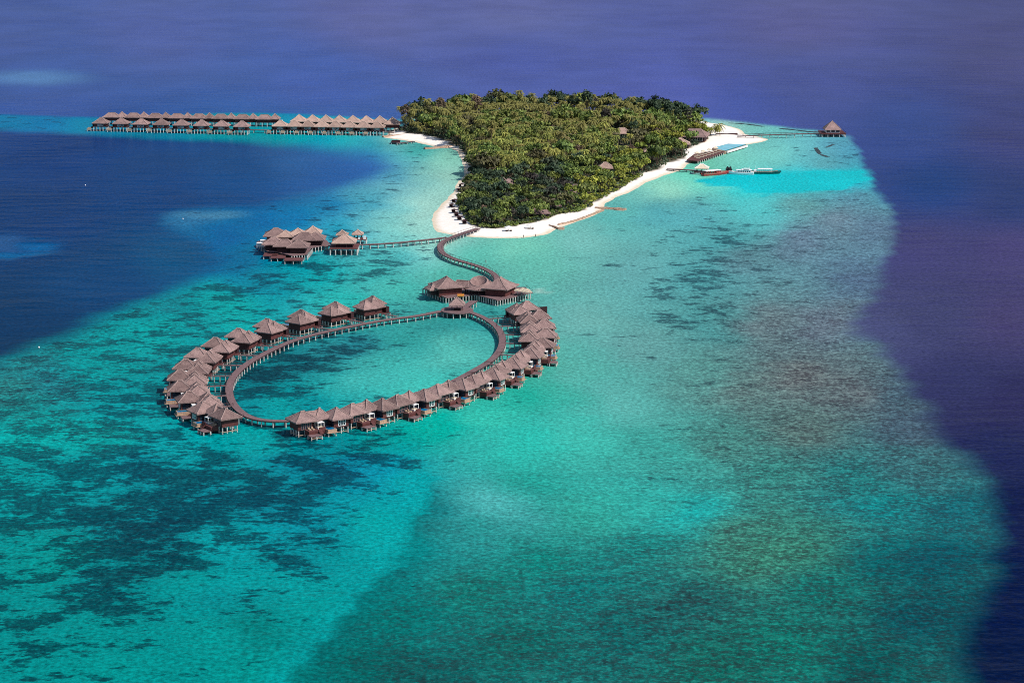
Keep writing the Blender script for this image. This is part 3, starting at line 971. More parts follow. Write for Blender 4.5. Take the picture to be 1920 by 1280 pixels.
        for k in range(5):
            m.bx(9.32 + .3 * k, 9.6 + .3 * k, 6.25, 7.5, DZ - .30 - .22 * k, DZ - .08 - .22 * k)
        part('stairs', m, [M['deck_red']])
        cx, cy = 6.9, 7.9
    m = MB(); m.bx(cx - 1.25, cx + 1.25, cy - 1.25, cy + 1.25, DZ + 2.1, DZ + 2.28)
    part('daybed_canopy', m, [M['white']])
    m = MB()
    for x in (cx - 1.15, cx + 1.15):
        for y in (cy - 1.15, cy + 1.15): m.bx(x - .08, x + .08, y - .08, y + .08, DZ, DZ + 2.1)
    m.bx(cx - 1.1, cx + 1.1, cy - 1.1, cy + 1.1, DZ + .01, DZ + .4)
    part('daybed_frame', m, [M['white']])
    m = MB(); m.bx(cx - 1, cx + 1, cy - 1, cy + 1, DZ + .401, DZ + .6)
    part('mattress', m, [M['cushion']], 'daybed_frame')
    m = MB()
    for k in range(2):
        y = (1.4 if compact else 3.4) + 1.3 * k
        m.bx(7.0, 8.3, y, y + .7, DZ + .01, DZ + .35); m.bx(6.6, 7.0, y, y + .7, DZ + .01, DZ + .75)
    part('deck_lounger', m, [M['beam']])
    def window(fx0, fx1, fy0, fy1, z0, z1, n=4):
        m = MB(); g = MB(); w = .12
        if abs(fx1 - fx0) < .2:
            x = fx0
            for y in np.linspace(fy0, fy1, n): m.bx(x - .02, x + w, y - .1, y + .1, z0, z1)
            m.bx(x - .02, x + w - .01, fy0, fy1, z1 - .16, z1 + .04); m.bx(x - .02, x + w - .01, fy0, fy1, z0 - .04, z0 + .14); m.bx(x - .02, x + w - .03, fy0, fy1, (z0 + z1) / 2 - .06, (z0 + z1) / 2 + .06)
            g.bx(x - .02, x + .05, fy0, fy1, z0, z1)
        else:
            y = fy0
            for x in np.linspace(fx0, fx1, n): m.bx(x - .07, x + .07, y - w, y + .02, z0, z1)
            g.bx(fx0, fx1, y - .05, y + .02, z0, z1)
        return m, g
    specs = (((12.6, 12.6, 9.6, 12.2, DZ + .3, DZ + 2.4), 'white'), ((7.2, 12.0, 7.9, 7.9, DZ + .1, DZ + 2.4, 5), 'wall_dark'), ((6.2, 6.2, 1.2, 5.0, DZ + .05, DZ + 2.4, 5), 'deck')) if compact else (((8.7, 8.7, 14.3, 16.9, DZ + .3, DZ + 2.4), 'white'), ((2.6, 8.2, 12.6, 12.6, DZ + .1, DZ + 2.4, 5), 'wall_dark'), ((6.2, 6.2, 1.2, 5.2, DZ + .05, DZ + 2.4, 6), 'deck'), ((5.4, 5.4, 6.2, 12.2, DZ + .05, DZ + 2.4, 4), 'wall_dark'))
    for spec, fr in specs:
        fm, gm = window(*spec)
        part('window', fm, [M[fr]])
        part('pane', gm, [M['glass']], 'window')
    m = MB()
    if compact:
        for a in ((.2, .4, .1, 9.3), (6.0, 6.2, .1, 7.8), (12.3, 12.5, 8.0, 13.5), (5.8, 6.0, 8.0, 13.5)): m.bx(*a, .55, .75)
        m.bx(.1, 6.3, -.12, .06, .6, .8)
        part('under_beam', m, [M['beam']])
        return P
    for a in ((.2, .4, .1, 5.5), (6.0, 6.2, .1, 5.5), (8.4, 8.6, 12.8, 18.1), (1.8, 2.0, 12.8, 18.1)):
        m.bx(a[0], a[1], a[2], a[3], .55, .75)
    m.bx(.1, 6.3, .02, .2, .6, .8); m.bx(9.7, 9.9, 1.9, 6.1, .5, .7); m.bx(12.3, 12.5, 1.9, 6.1, .5, .7); m.bx(1.9, 8.6, 17.9, 18.05, .6, .8)
    part('under_beam', m, [M['beam']])
    return P


PILE_SPOTS = [(.3, .3), (2.3, .3), (4.2, .3), (6.0, .3), (6.0, 2.8), (.3, 3.0), (.3, 5.6), (.7, 8.4), (.7, 11.8), (1.8, 15.0), (1.8, 18.0), (5.0, 18.0), (8.5, 12.9), (8.5, 15.4), (8.5, 18.0), (9.0, 2.9), (9.0, 5.2), (9.0, 8.7), (10.7, 9.4), (10.7, 12.2), (8.0, 9.4)]
LOW_SPOTS = [(9.8, 2.0), (12.4, 2.0), (9.8, 6.0), (12.4, 6.0), (12.4, 4.0)]
PILE_SPOTS_C = [(.3, .3), (2.3, .3), (4.2, .3), (6.0, .3), (.3, 3.0), (.3, 5.4), (.6, 9.2), (.6, 7.3), (-.2, 11.2), (-.2, 13.0), (3, 13.0), (5.9, 13.4), (9.2, 13.4), (12.4, 13.4), (12.4, 10.6), (12.4, 8.1), (9.4, 1.0), (9.4, 4.2), (12, 4.6), (14.3, 4.6), (14.3, 7.4), (6.5, 1.0)]
LOW_SPOTS_C = [(10.2, -.2), (13.4, -.2), (10.2, 3.6), (13.4, 3.6), (13.4, 1.7)]


def build_villa(mir, compact):
    root = empty('water_villa')
    byname = {}
    for name, m, mats, sub, lab in villa_parts(mir, compact):
        o = m.build(name, mats, byname[sub] if sub else root)
        byname[name] = o
        if lab: o['label'] = lab
    s = -1 if mir else 1
    for x, y in (PILE_SPOTS_C if compact else PILE_SPOTS): link('pile', pile_mesh(DZ - .3, .22), root, (x, y * s, 0))
    for x, y in (LOW_SPOTS_C if compact else LOW_SPOTS): link('pile', pile_mesh(1.15, .22), root, (x, y * s, 0))
    return root


def ring_normal(p):
    k = min(range(len(ring_path)), key=lambda i: (ring_path[i] - p).length)
    a, b = ring_path[max(k - 4, 0)], ring_path[min(k + 4, len(ring_path) - 1)]
    d = (b - a); d.z = 0; d.normalize()
    n = Vector((-d.y, d.x, 0))
    if n.dot(ring_path[k] - ring_c) < 0: n = -n
    return n, ring_path[k]


GRP = "thatched water villas around the ring boardwalk"
ORD = ["nearest", "second", "third", "fourth", "fifth", "sixth", "seventh", "eighth", "ninth", "tenth", "eleventh", "last"]
proto = {}
VILLA_SPOTS = []


def place_villa(mir, loc, ang, label, compact):
    key = (mir, compact)
    if key not in proto:
        r = build_villa(mir, compact)
        proto[key] = (r, kids_of(r))
    else:
        r = copy_tree(*proto[key])
    r.location = (loc.x, loc.y, 0)
    r.rotation_euler = (0, 0, ang)
    tag(r, label, "villa", GRP)
    VILLA_SPOTS.append((loc.x, loc.y))
    return r, None


def add_jetty(r, loc, ang, mir, wpt):
    """footbridge from the ring to the villa's door, in the villa's own frame"""
    ca, sa = math.cos(-ang), math.sin(-ang)
    d = wpt - loc
    q = Vector((d.x * ca - d.y * sa, d.x * sa + d.y * ca, 0))
    e = Vector((.4, (-9.5 if mir else 9.5), 0))
    n = max(2, int((e - q).length / 2.5) + 1)
    path = [q.lerp(e, i / n) for i in range(n + 1)]
    m, L, Rr = walk_deck(path, 1.5, DZ - .25)
    j = m.build('footbridge', M['deck'], r)
    for side in (L, Rr):
        edge_rail(side, DZ - .25, .9, 1).build('railing', M['wall_dark'], j)
    for p in path[1:-1]:
        for s in (-.6, .6):
            link('pile', pile_mesh(DZ - .45, .16), j, (p.x, p.y + s, 0))


LEFT = [((745,592.5),(718,588)),((682,604),(653,598.5)),((623,617),(592,613.5)),((571,632),(533,630)),((524,648),(485,647.3)),((486,666),(443,664.8)),((454.6,684),(413,683.8)),((434,703.5),(393,704.3)),((424,722),(384,723.8)),((424.6,740.5),(386,743.5)),((437,759.5),(404,763)),((454.6,780),(430,783))]
for i, (w, v) in enumerate(LEFT):
    wp, vp = at(*w, 2.3), at(*v, 2.3)
    n, rp = ring_normal(wp)
    jd = (vp - wp); jd.z = 0; jd.normalize()
    nn = (n * .85 + jd * .15).normalized()
    ang = math.atan2(nn.y, nn.x)
    off = Vector((-math.sin(ang) * -9.5, math.cos(ang) * -9.5, 0))
    loc = vp - off; loc.z = 0
    if i == 11: loc = at(447, 809.5, 0)
    lab = ("nearest villa to the gazebo on the left arm of the ring" if i == 0 else
           "villa at the lower end of the ring's left arm with a red end wall" if i == 11 else
           "%s villa from the gazebo down the left arm of the ring" % ORD[i])
    r, _ = place_villa(True, loc, ang, lab, i < 11)
    add_jetty(r, loc, ang, True, Vector((rp.x, rp.y, 0)) if (rp - wp).length > 6 else Vector((wp.x, wp.y, 0)))

RIGHT_J = [((914,597),(952,594.5)),((931,611),(972,610.5)),((943,626.6),(979,627)),((947.5,642.6),(980,644))]
RIGHT_P = [(1030,666),(1003,686),(969,706),(929,727),(866,746),(792,767),(710,785),(617,802)]
for i in range(12):
    if i < 4:
        w, v = RIGHT_J[i]
        wp, vp = at(*w, 2.3), at(*v, 2.3)
        n, rp = ring_normal(wp)
        jd = (vp - wp); jd.z = 0; jd.normalize()
        nn = (n * .8 + jd * .2).normalized()
        ang = math.atan2(nn.y, nn.x)
        off = Vector((-math.sin(ang) * 9.5, math.cos(ang) * 9.5, 0))
        loc = vp - off
    else:
        pp = at(*RIGHT_P[i - 4], DZ)
        n, rp = ring_normal(pp)
        ang = math.atan2(n.y, n.x)
        ca, sa = math.cos(ang), math.sin(ang)
        lx, ly = 8.4, 10.8
        loc = pp - Vector((lx * ca - ly * sa, lx * sa + ly * ca, 0))
        e = loc + Vector((-sa * 9.5, ca * 9.5, 0))
        n2, rp = ring_normal(Vector((e.x, e.y, 2.3)))
        wp = rp
    loc.z = 0
    lab = ("villa nearest the hub on the right arm of the ring, dark screen" if i == 0 else
           "last villa at the lower left end of the ring's right arm" if i == 11 else
           "%s villa from the hub down the right arm of the ring" % ORD[i])
    r, _ = place_villa(False, loc, ang, lab, i < 4)
    add_jetty(r, loc, ang, False, Vector((wp.x, wp.y, 0)))
    if i == 0:
        m = MB(); m.bx(12.8, 19, 12.6, 12.9, DZ - .4, DZ + 2.6)
        m.build('end_screen', M['wall_dark'], r)


# ------------------------------------------------------------------ small builders for other thatched buildings
def pavilion(root, x0, x1, y0, y1, z, wall_h, roof_h, over=1.2, ridge=None, axis='y', wallmat='wall', th='thatch', posts=False, inset=0.0, sag=.22):
    m = MB()
    if posts:
        for x in (x0 + .2, (x0 + x1) / 2, x1 - .2):
            for y in (y0 + .2, y1 - .2):
                p = MB(); p.bx(x - .13, x + .13, y - .13, y + .13, z, z + wall_h + .1); p.build('post', M['wall_dark'], root)
    else:
        m.bx(x0 + inset, x1 - inset, y0 + inset, y1 - inset, z - .02, z + wall_h + .05)
        m.build('wall', M[wallmat], root)
    rm = MB()
    rm.hip(x0 - over, x1 + over, y0 - over, y1 + over, z + wall_h, z + wall_h + roof_h, ridge, axis, sag)
    return rm.build('roof', [M['thatch_warm'], M['ridge_warm']] if th == 'warm' else [M['thatch'], M['ridge']], root)


def pile_grid(root, x0, x1, y0, y1, h, step=3.0, r=.24, edge=True):
    nx_ = max(1, round((x1 - x0) / step)); ny_ = max(1, round((y1 - y0) / step))
    for i in range(nx_ + 1):
        for j in range(ny_ + 1):
            if edge and 0 < i < nx_ and 0 < j < ny_: continue
            link('pile', pile_mesh(h, r), root, (x0 + (x1 - x0) * i / nx_, y0 + (y1 - y0) * j / ny_, 0))


def windows_on(root, x0, x1, y, z0, z1, n, mat='white'):
    """framed windows in a wall facing the camera side"""
    w = (x1 - x0) / n
    for i in range(n):
        a, b_ = x0 + w * i + w * .15, x0 + w * (i + 1) - w * .15
        f = MB()
        for x in (a, (a + b_) / 2, b_): f.bx(x - .1, x + .1, y - .1, y + .02, z0, z1)
        f.bx(a, b_, y - .09, y + .02, z1 - .1, z1 + .1); f.bx(a, b_, y - .09, y + .02, z0 - .1, z0 + .1)
        fo = f.build('window', M[mat], root)
        g = MB(); g.bx(a, b_, y - .04, y + .03, z0, z1)
        g.build('pane', M['glass'], fo)


# the far overwater villas: two rows each side of their boardwalk
def far_front(th):
    root = empty('overwater_bungalow')
    m = MB(); m.bx(-5, 5, -4.5, 5, 3.1, 3.5); m.build('floor_deck', M['wall_dark'], root)
    pavilion(root, -4.2, 4.2, -3.6, 4.6, 3.5, 2.2, 3.4, 1.25, 1.6, 'x', 'wall', th)
    windows_on(root, -2.2, 2.6, -3.62, 3.7, 5.3, 2)
    m = MB(); m.bx(-9.0, -5.9, -5.6, -2.6, 1.9, 2.15); m.bx(-9.0, -5.9, -5.62, -5.4, 1.0, 1.9); m.build('sun_deck', M['beam'], root)
    m = MB(); m.bx(-8.5, -6.3, -3.6, -2.7, 2.151, 2.7); m.build('daybed', M['cushion'], root)
    m = MB(); m.bx(-6.4, -5.01, -3.2, -1.6, 2.15, 3.1); m.bx(-6.2, -5.01, 0, 4, 3.1, 4.8); m.build('side_porch', M['wall_dark'], root)
    for x in (-4.4, -2.2, 0, 2.2, 4.4): link('pile', pile_mesh(3.2, .3), root, (x, -4.2, 0))
    for x, y in ((-4.2, 4), (4.2, 4), (4.2, 0), (-4.2, 0)): link('pile', pile_mesh(3.2, .27), root, (x, y, 0))
    for x, y in ((-8.8, -5.4), (-6.1, -5.4)): link('pile', pile_mesh(1.9, .27), root, (x, y, 0))
    return root


def far_back(th, long):
    root = empty('overwater_bungalow')
    if long:
        m = MB(); m.bx(-8, 8, -4, 4.4, 2.8, 3.2); m.build('floor_deck', M['wall_dark'], root)
        pavilion(root, -7.2, 2.6, -3.2, 4, 3.2, 2.2, 2.6, 1.2, 5.0, 'x', 'wall', th)
        pavilion(root, 2.62, 7.6, -2.6, 3.4, 3.2, 2.3, 3.3, 1.2, .3, 'x', 'wall', th)
        m = MB(); m.bx(8.02, 10.6, -2.5, 1.5, 3.2, 3.4); m.bx(10.4, 10.6, -2.5, 1.5, 3.4, 4.4); m.bx(8.3, 10.4, -2.5, -2.35, 1.2, 3.2); m.build('bath_screen', M['white'], root)
        xs_ = (-7.4, -3.6, 0, 3.6, 7.4)
    else:
        m = MB(); m.bx(-5, 5, -4.5, 5, 2.8, 3.2); m.build('floor_deck', M['wall_dark'], root)
        pavilion(root, -4.6, 4.6, -4, 4.6, 3.2, 2.3, 4.2, 1.3, .4, 'x', 'wall', th)
        xs_ = (-4.4, -1.5, 1.5, 4.4)
    for x in xs_:
        for y in (-3.8, 4.2): link('pile', pile_mesh(2.9, .28), root, (x, y, 0))
    return root


def far_row(pts, maker, labels, group, rz):
    r0 = maker(); kd = kids_of(r0)
    for i, ((x, y), lab) in enumerate(zip(pts, labels)):
        r = r0 if i == 0 else copy_tree(r0, kd)
        p = at(x, y, 0); r.location = p; r.rotation_euler = (0, 0, rz)
        tag(r, lab, "bungalow", group)


NTH = ["first", "second", "third", "fourth", "fifth", "sixth", "seventh", "eighth"]
far_row([(190 + 37.7 * i, 245.0 + .95 * i) for i in range(8)], lambda: far_front('thatch'),
        ["%s overwater bungalow from the left in the front of the far grey-roofed rows" % n for n in NTH], "grey-roofed overwater bungalows, front row", R(-4))
far_row([(216 + 40.9 * i, 232.8 + .55 * i) for i in range(8)], lambda: far_back('thatch', True),
        ["%s long-roofed bungalow from the left in the back of the far grey-roofed rows" % n for n in NTH], "grey-roofed overwater bungalows, back row", R(-3))
far_row([(526 + 25.9 * i, 250.5 + .42 * i) for i in range(8)], lambda: far_front('warm'),
        ["%s tan-roofed bungalow from the left in the front row by the island" % n for n in NTH], "tan-roofed overwater bungalows, front row", R(-2))
far_row([(561 + 25.2 * i, 240.8 + .45 * i) for i in range(7)] + [(736, 246.2)], lambda: far_back('warm', False),
        ["%s tan-roofed bungalow from the left in the back row by the island" % n for n in NTH[:7]] + ["tan-roofed bungalow half hidden by the trees, above the sand"], "tan-roofed overwater bungalows, back row", R(-2))


# ------------------------------------------------------------------ the hub: two pavilions and a funnel roof on one deck
hub_o = at(893, 562, 0)
hub = empty('overwater_restaurant', hub_o, 0, "big overwater hub of two pointed thatched roofs joined by a funnel-shaped roof", "restaurant")
def hl(px, py, z=0):
    p = at(px, py, z) - hub_o
    return p.x, p.y
m = MB()
fl = [hl(793, 551, 0), hl(836, 569, 0), hl(868, 566, 0), hl(890, 563, 0), hl(933, 574, 0), hl(968, 566, 0), hl(999, 559, 0), hl(985, 549, 0), hl(940, 549, 0), hl(900, 546, 0), hl(838, 548, 0)]
m.poly(fl, 2.3, 2.7)
m.build('floor_deck', M['deck'], hub)
cA = hl(838, 560); cB = hl(938, 562); cF = hl(898, 560)
def rot_part(m, ang, c):
    ca, sa = math.cos(ang), math.sin(ang)
    m.v = [(p[0] * ca - p[1] * sa + c[0], p[0] * sa + p[1] * ca + c[1], p[2]) for p in m.v]
    return m
for c, ang, w, l, rise, nm in ((cA, R(20), 10.5, 10.5, 3.9, 'left'), (cB, R(-22), 9.6, 11.5, 4.1, 'right')):
    m = MB(); m.bx(-w / 2, w / 2, -l / 2, l / 2, 1.9, 6.2); rot_part(m, ang, c).build('wall', M['wall'], hub)
    m = MB(); m.hip(-w / 2 - 1.5, w / 2 + 1.5, -l / 2 - 1.5, l / 2 + 1.5, 6.1, 6.1 + rise, 1.5, 'y', .42); rot_part(m, ang, c).build('roof', [M['thatch'], M['ridge']], hub)
    # low skirt roof with gablet on the outer end
    if nm == 'right': continue
    sx_ = -1
    m = MB(); m.hip(sx_ * (w / 2 + 1.6) - 2.6, sx_ * (w / 2 + 1.6) + 2.6, -l / 2 + 1, l / 2 - 2, 5.2, 7.4, 2, 'y', .3); rot_part(m, ang, c).build('porch_roof', [M['thatch'], M['ridge']], hub)
    m = MB(); m.bx(sx_ * (w / 2 + 1.6) - 1.5, sx_ * (w / 2 + 1.6) + 1.5, -l / 2 + 2, l / 2 - 3, 2.7, 5.2); rot_part(m, ang, c).build('porch_wall', M['wall_dark'], hub)
# funnel roof: flared skirt rising to a rim and dropping to a central drain
m = MB()
n_ = 28
prof = [(7.0, 4.8, 0), (7.0, 5.2, 0), (6.2, 5.8, .3), (5.4, 6.6, .65), (4.6, 7.5, .9), (3.9, 7.95, 1), (3.55, 7.95, 1), (3.0, 7.1, .9), (1.8, 6.0, .6), (.35, 5.4, .3)]
vs = []
for r_, z, tl in prof:
    for k in range(n_):
        a = 2 * math.pi * k / n_
        vs.append((cF[0] + r_ * math.cos(a), cF[1] + r_ * math.sin(a), z + .42 * tl * r_ * math.sin(a + .15)))
fs = []
for i in range(len(prof) - 1):
    for k in range(n_):
        fs.append((i * n_ + k, i * n_ + (k + 1) % n_, (i + 1) * n_ + (k + 1) % n_, (i + 1) * n_ + k))
fs.append(tuple(range(n_))[::-1]); fs.append(tuple((len(prof) - 1) * n_ + k for k in range(n_)))
m.add(vs, fs)
m.build('funnel_roof', [M['thatch']], hub)
m = MB()
m.tube([(cF[0] + 3.75 * math.cos(2 * math.pi * k / 28), cF[1] + 3.75 * math.sin(2 * math.pi * k / 28), 8.0 + .42 * 3.75 * math.sin(2 * math.pi * k / 28 + .15)) for k in range(29)], .22, 5)
m.build('funnel_rim', [M['ridge']], hub)
m = MB()
for k in range(12):
    a = 2 * math.pi * k / 12
    p = MB(); p.tube([(cF[0] + 6.0 * math.cos(a), cF[1] + 6.0 * math.sin(a), 2.6), (cF[0] + 6.0 * math.cos(a), cF[1] + 6.0 * math.sin(a), 5.3)], .2, 6); p.build('column', M['wall_dark'], hub)
m.bx(cF[0] - 4, cF[0] + 4, cF[1] - 2.5, cF[1] + 4, 2.7, 5.2); m.build('bar_wall', M['wall_dark'], hub)
# link roofs from the funnel to both pavilions
for c, sgn in ((cA, 1), (cB, -1)):
    a_ = Vector((c[0] + sgn * 4.5, c[1] + 2.5, 0)); b_ = Vector((cF[0] - sgn * 4.6, cF[1] + .5, 0))
    d = b_ - a_; L_ = d.length
    m = MB(); m.hip(-L_ / 2 - 1.5, L_ / 2 + 1.5, -3.6, 3.6, 5.6, 7.9, L_, 'x', .2)
    rot_part(m, math.atan2(d.y, d.x), ((a_.x + b_.x) / 2, (a_.y + b_.y) / 2)).build('link_roof', [M['thatch'], M['ridge']], hub)
for a_, b_, n in ((hl(793, 551), hl(836, 569), 9), (hl(836, 569), hl(868, 566), 6), (hl(890, 563), hl(933, 574), 10), (hl(933, 574), hl(999, 559), 14), (hl(868, 566), hl(890, 563), 4), (hl(793, 551), hl(838, 548), 6)):
    for i in range(n):
        t = i / n
        link('pile', pile_mesh(2.3, .27), hub, (a_[0] + (b_[0] - a_[0]) * t, a_[1] + (b_[1] - a_[1]) * t, 0))
m = MB()
for (px, py) in ((966, 562), (975, 560), (984, 558)):
    x, y = hl(px, py, 2.7); m.box((x, y, 3.2), (2.2, .15, 1.0))
a_, b_ = hl(968, 566, 0), hl(999, 559, 0)
m = MB(); m.tube([(a_[0], a_[1], 3.6), (b_[0], b_[1], 3.6), (*hl(985, 549, 0), 3.6)], .08, 4)
m.build('railing', M['wall_dark'], hub)
for i, (px, py) in enumerate(((970, 552.5), (977, 553.5), (984, 554.6), (991, 556), (980, 550.8), (988, 552.6))):
    p = at(px, py, 2.72)
    u = empty('terrace_parasol', p, 0, "cream square parasol on the restaurant terrace, in the double row at its right end", "parasol", "cream parasols on the hub terrace")
    q = MB(); q.hip(-1.5, 1.5, -1.5, 1.5, 2.1, 2.8, .1, 'x', 0, .12, False); q.build('canopy', M['canvas'], u)
    q = MB(); q.tube([(0, 0, 0), (0, 0, 2.3)], .07, 6); q.build('post', M['white'], u)
p = at(864, 555.5, 2.72)
q = MB(); q.bx(-1.5, 1.5, -.6, .6, 0, .5); q.bx(-1.5, 1.5, .5, .7, .5, 1.0)
tag(q.build('lounge_sofa', plain("orange_cushion", (.65, .28, .06), .8, .15, 2), None, p), "orange sofa on the open deck between the two hub roofs", "sofa")

# bridge hub -> gazebo, gazebo on a round deck
walkway('hub_bridge', [(866,577.5),(876,571.5),(889,563.5)], 2.45, 3.2, "short wide bridge joining the round gazebo deck to the hub building", every=3, smooth=0)
gz = at(857, 580.5, 2.5); gz.z = 0
g = empty('gazebo', gz, 0, "small thatched gazebo with posts on a round deck at the top of the ring", "gazebo")
m = MB(); m.poly([(7.0 * math.cos(2 * math.pi * k / 32), 8.2 * math.sin(2 * math.pi * k / 32)) for k in range(32)], 2.05, 2.5); m.build('round_deck', M['deck'], g)
pavilion(g, -2.4, 2.4, -2.4, 2.4, 2.5, 2.5, 2.9, 1.1, .2, 'x', posts=True, sag=.1)
m = MB(); m.bx(-1.4, 1.4, -1.4, 1.4, 2.5, 3.1); m.build('bench', M['wall_dark'], g)
for k in range(14):
    a = 2 * math.pi * k / 14
    link('pile', pile_mesh(2.1, .27), g, (6.5 * math.cos(a), 7.7 * math.sin(a), 0))

# ------------------------------------------------------------------ the spa cluster and its neighbours
sp_o = at(545, 464, 0)
spa = empty('overwater_spa', sp_o, 0, "cluster of overlapping grey and tan thatched roofs on one overwater deck, left of the island", "spa")
def sl_(px, py): 
    p = at(px, py, 0) - sp_o
    return p.x, p.y
for (px, py, w, l, rise_, rid, ax, th, zz) in (
    (518, 459, 9.5, 11, 4.6, 2, 'x', '', 2.6), (536, 461, 6, 8, 3.6, .4, 'x', 'warm', 2.6), (559, 460, 9, 10, 4.8, .4, 'x', 'warm', 2.6), (587, 458, 6.5, 8, 4.6, .3, 'x', 'warm', 3.4),
    (572, 467, 10, 10, 4.4, 3.5, 'x', '', 2.6), (592, 466.5, 7.5, 10, 4.4, .4, 'x', '', 2.6), (514, 476, 8.6, 10, 4.0, 2, 'x', '', 2.8), (535, 479.5, 8.6, 10, 3.6, 3, 'x', '', 2.8), (560, 481.5, 8.4, 10, 4.2, 1, 'x', '', 2.8)):
    c = sl_(px, py); rise = rise_ * .68
    pavilion(spa, c[0] - w / 2, c[0] + w / 2, c[1] - l / 2, c[1] + l / 2, zz, 2.8, rise, 1.25, rid, ax, 'wall_dark', th, inset=.5)
for pts, mat in (([(482, 462), (500, 480), (520, 482), (547, 489), (576, 486), (584, 474), (619, 467), (612, 459), (560, 456), (505, 456)], 'deck'), ):
    m = MB(); m.poly([sl_(*p) for p in pts], 2.25, 2.6); m.build('floor_deck', M[mat], spa)
for (px, py, w, l) in ((508, 483.5, 7, 9), (522, 487.5, 7, 9), (551, 492.5, 9, 8)):
    c = sl_(px, py); m = MB(); m.bx(c[0] - w / 2, c[0] + w / 2, c[1] - l / 2, c[1] + l / 2, 1.5, 1.8); m.build('low_deck', M['deck_red'], spa)
    for dx in (-.45, 0, .45):
        for dy in (-.45, .45): link('pile', pile_mesh(1.55, .26), spa, (c[0] + dx * w, c[1] + dy * l, 0))
for a_, b_, n in (((547, 489), (576, 487), 6), ((576, 487), (586, 474), 6), ((586, 474), (619, 467), 6), ((482, 462), (500, 480), 4)):
    for i in range(n):
        t = i / n; c = sl_(a_[0] + (b_[0] - a_[0]) * t, a_[1] + (b_[1] - a_[1]) * t)
        link('pile', pile_mesh(2.3, .27), spa, (*c, 0))
for (px, py, h_) in ((488, 464, 2.4), (494.5, 459.5, 2.6)):
    p = at(px, py, 2.62)
    q = MB(); q.bx(-1.7, 1.7, -1.4, 1.4, h_ - .18, h_)
    for dx in (-1.5, 1.5):
        for dy in (-1.2, 1.2): q.bx(dx - .09, dx + .09, dy - .09, dy + .09, 0, h_ - .18)
    q.bx(-1.5, 1.5, 1.1, 1.2, .2, h_ - .2)
    lab = "white curtained cabana on the spa deck edge, the lower one" if h_ < 2.5 else "white curtained cabana behind the lower one on the spa deck"
    tag(q.build('cabana', M['white'], None, p), lab, "cabana")

pv = at(646, 474, 0)
pav = empty('pavilion', pv, 0, "square pavilion with pale thatched roof on a stilt deck, right of the roof cluster", "pavilion")
m = MB(); m.bx(-7, 7, -7.5, 7.5, 3.0, 3.4); m.build('floor_deck', M['deck_red'], pav)
pavilion(pav, -4.6, 4.6, -4.4, 5, 3.4, 2.4, 3.5, 1.4, .2, 'x', 'wall_dark', 'warm', inset=.6, sag=.1)
for x in (-4.2, -1.4, 1.4, 4.2):
    q = MB(); q.bx(x - .13, x + .13, -4.5, -4.24, 3.4, 6.0); q.build('post', M['deck_red'], pav)
pile_grid(pav, -6.6, 6.6, -7.1, 7.1, 3.05, 2.7, .3)
for (px, py, w, zz, lab) in ((642, 457, 4.4, 3.2, "tiny thatched hut peeking out behind the square pavilion by the roof cluster"), (671, 456, 4.0, 3.2, "small open hut on stilts right of the pavilion, with white screens")):
    h_ = empty('hut', at(px, py, 0), 0, lab, "hut")
    m = MB(); m.bx(-w - .6, w + .6, -4, 4, 2.2, 2.5); m.build('floor_deck', M['deck_red'], h_)
    pavilion(h_, -w / 2, w / 2, -2.2, 2.2, 2.5, 2.4, 2.0, .9, .2, 'x', posts=True, th='warm')
    m = MB(); m.bx(w * .75, w * 1.1, -3.4, -3.2, 1.5, 4.3); m.bx(w * .1, w * .35, -3.8, -3.6, 2.0, 3.6); m.build('white_screen', M['white'], h_)
    pile_grid(h_, -w - .3, w + .3, -3.7, 3.7, 2.2, 3.2, .26)

# ------------------------------------------------------------------ the lone pavilion beyond the spit
lp = at(1560, 254.5, 0)
lone = empty('pavilion', lp, 0, "lone pointed pavilion with white windows at the end of the long boardwalk", "pavilion")
m = MB(); m.bx(-8.6, 8.6, -9, 9, 1.9, 2.5); m.build('floor_deck', M['wall'], lone)
pavilion(lone, -4.8, 4.8, -4.8, 5, 2.5, 2.2, 5.4, 1.0, .15, 'x', 'white', '', sag=-.12)
for x in (-3.3, 0, 3.3):
    g_ = MB(); g_.bx(x - 1.2, x + 1.2, -4.86, -4.78, 3.1, 4.8); g_.build('window', M['glass'], lone)
m = MB(); m.tube([(-8.4, -8.8, 3.4), (8.4, -8.8, 3.4), (8.4, 8.6, 3.4)], .1, 4); m.tube([(-8.4, -8.8, 3.4), (-8.4, 8.6, 3.4)], .1, 4)
for k in range(9): m.tube([(-8.4 + 2.1 * k, -8.8, 2.5), (-8.4 + 2.1 * k, -8.8, 3.4)], .09, 4)
m.build('railing', M['wall_dark'], lone)
pile_grid(lone, -8, 8, -8.4, 8.4, 1.95, 4, .3)

# ------------------------------------------------------------------ pool, terrace and big roof at the east point
pc = [(1337.5,277),(1365,269.5),(1397,271),(1359,282.5)]
pw = [at(x, y, 2.2) for x, y in pc]
po = pw[3].copy(); po.z = 0
pl = [(p - po) for p in pw]
cen = sum(pl, Vector()) / 4
grow = [(cen + (p - cen) * 1.09) for p in pl]
pool = empty('swimming_pool', po, 0, "large turquoise infinity pool on the sand spit, with a white outer wall", "swimming pool")
m = MB(); m.poly([(p.x, p.y) for p in grow], -.5, 2.05); m.build('basin', M['stone'], pool)
m = MB(); m.poly([(p.x, p.y) for p in pl], 2.051, 2.2); m.build('pool_water', M['pool_pale'], pool)
d = pl[2] - pl[3]; nrm = Vector((d.y, -d.x, 0)).normalized()
if nrm.y > 0: nrm = -nrm
m = MB(); a_ = pl[3] + nrm * .35; b_ = pl[2] + nrm * .35
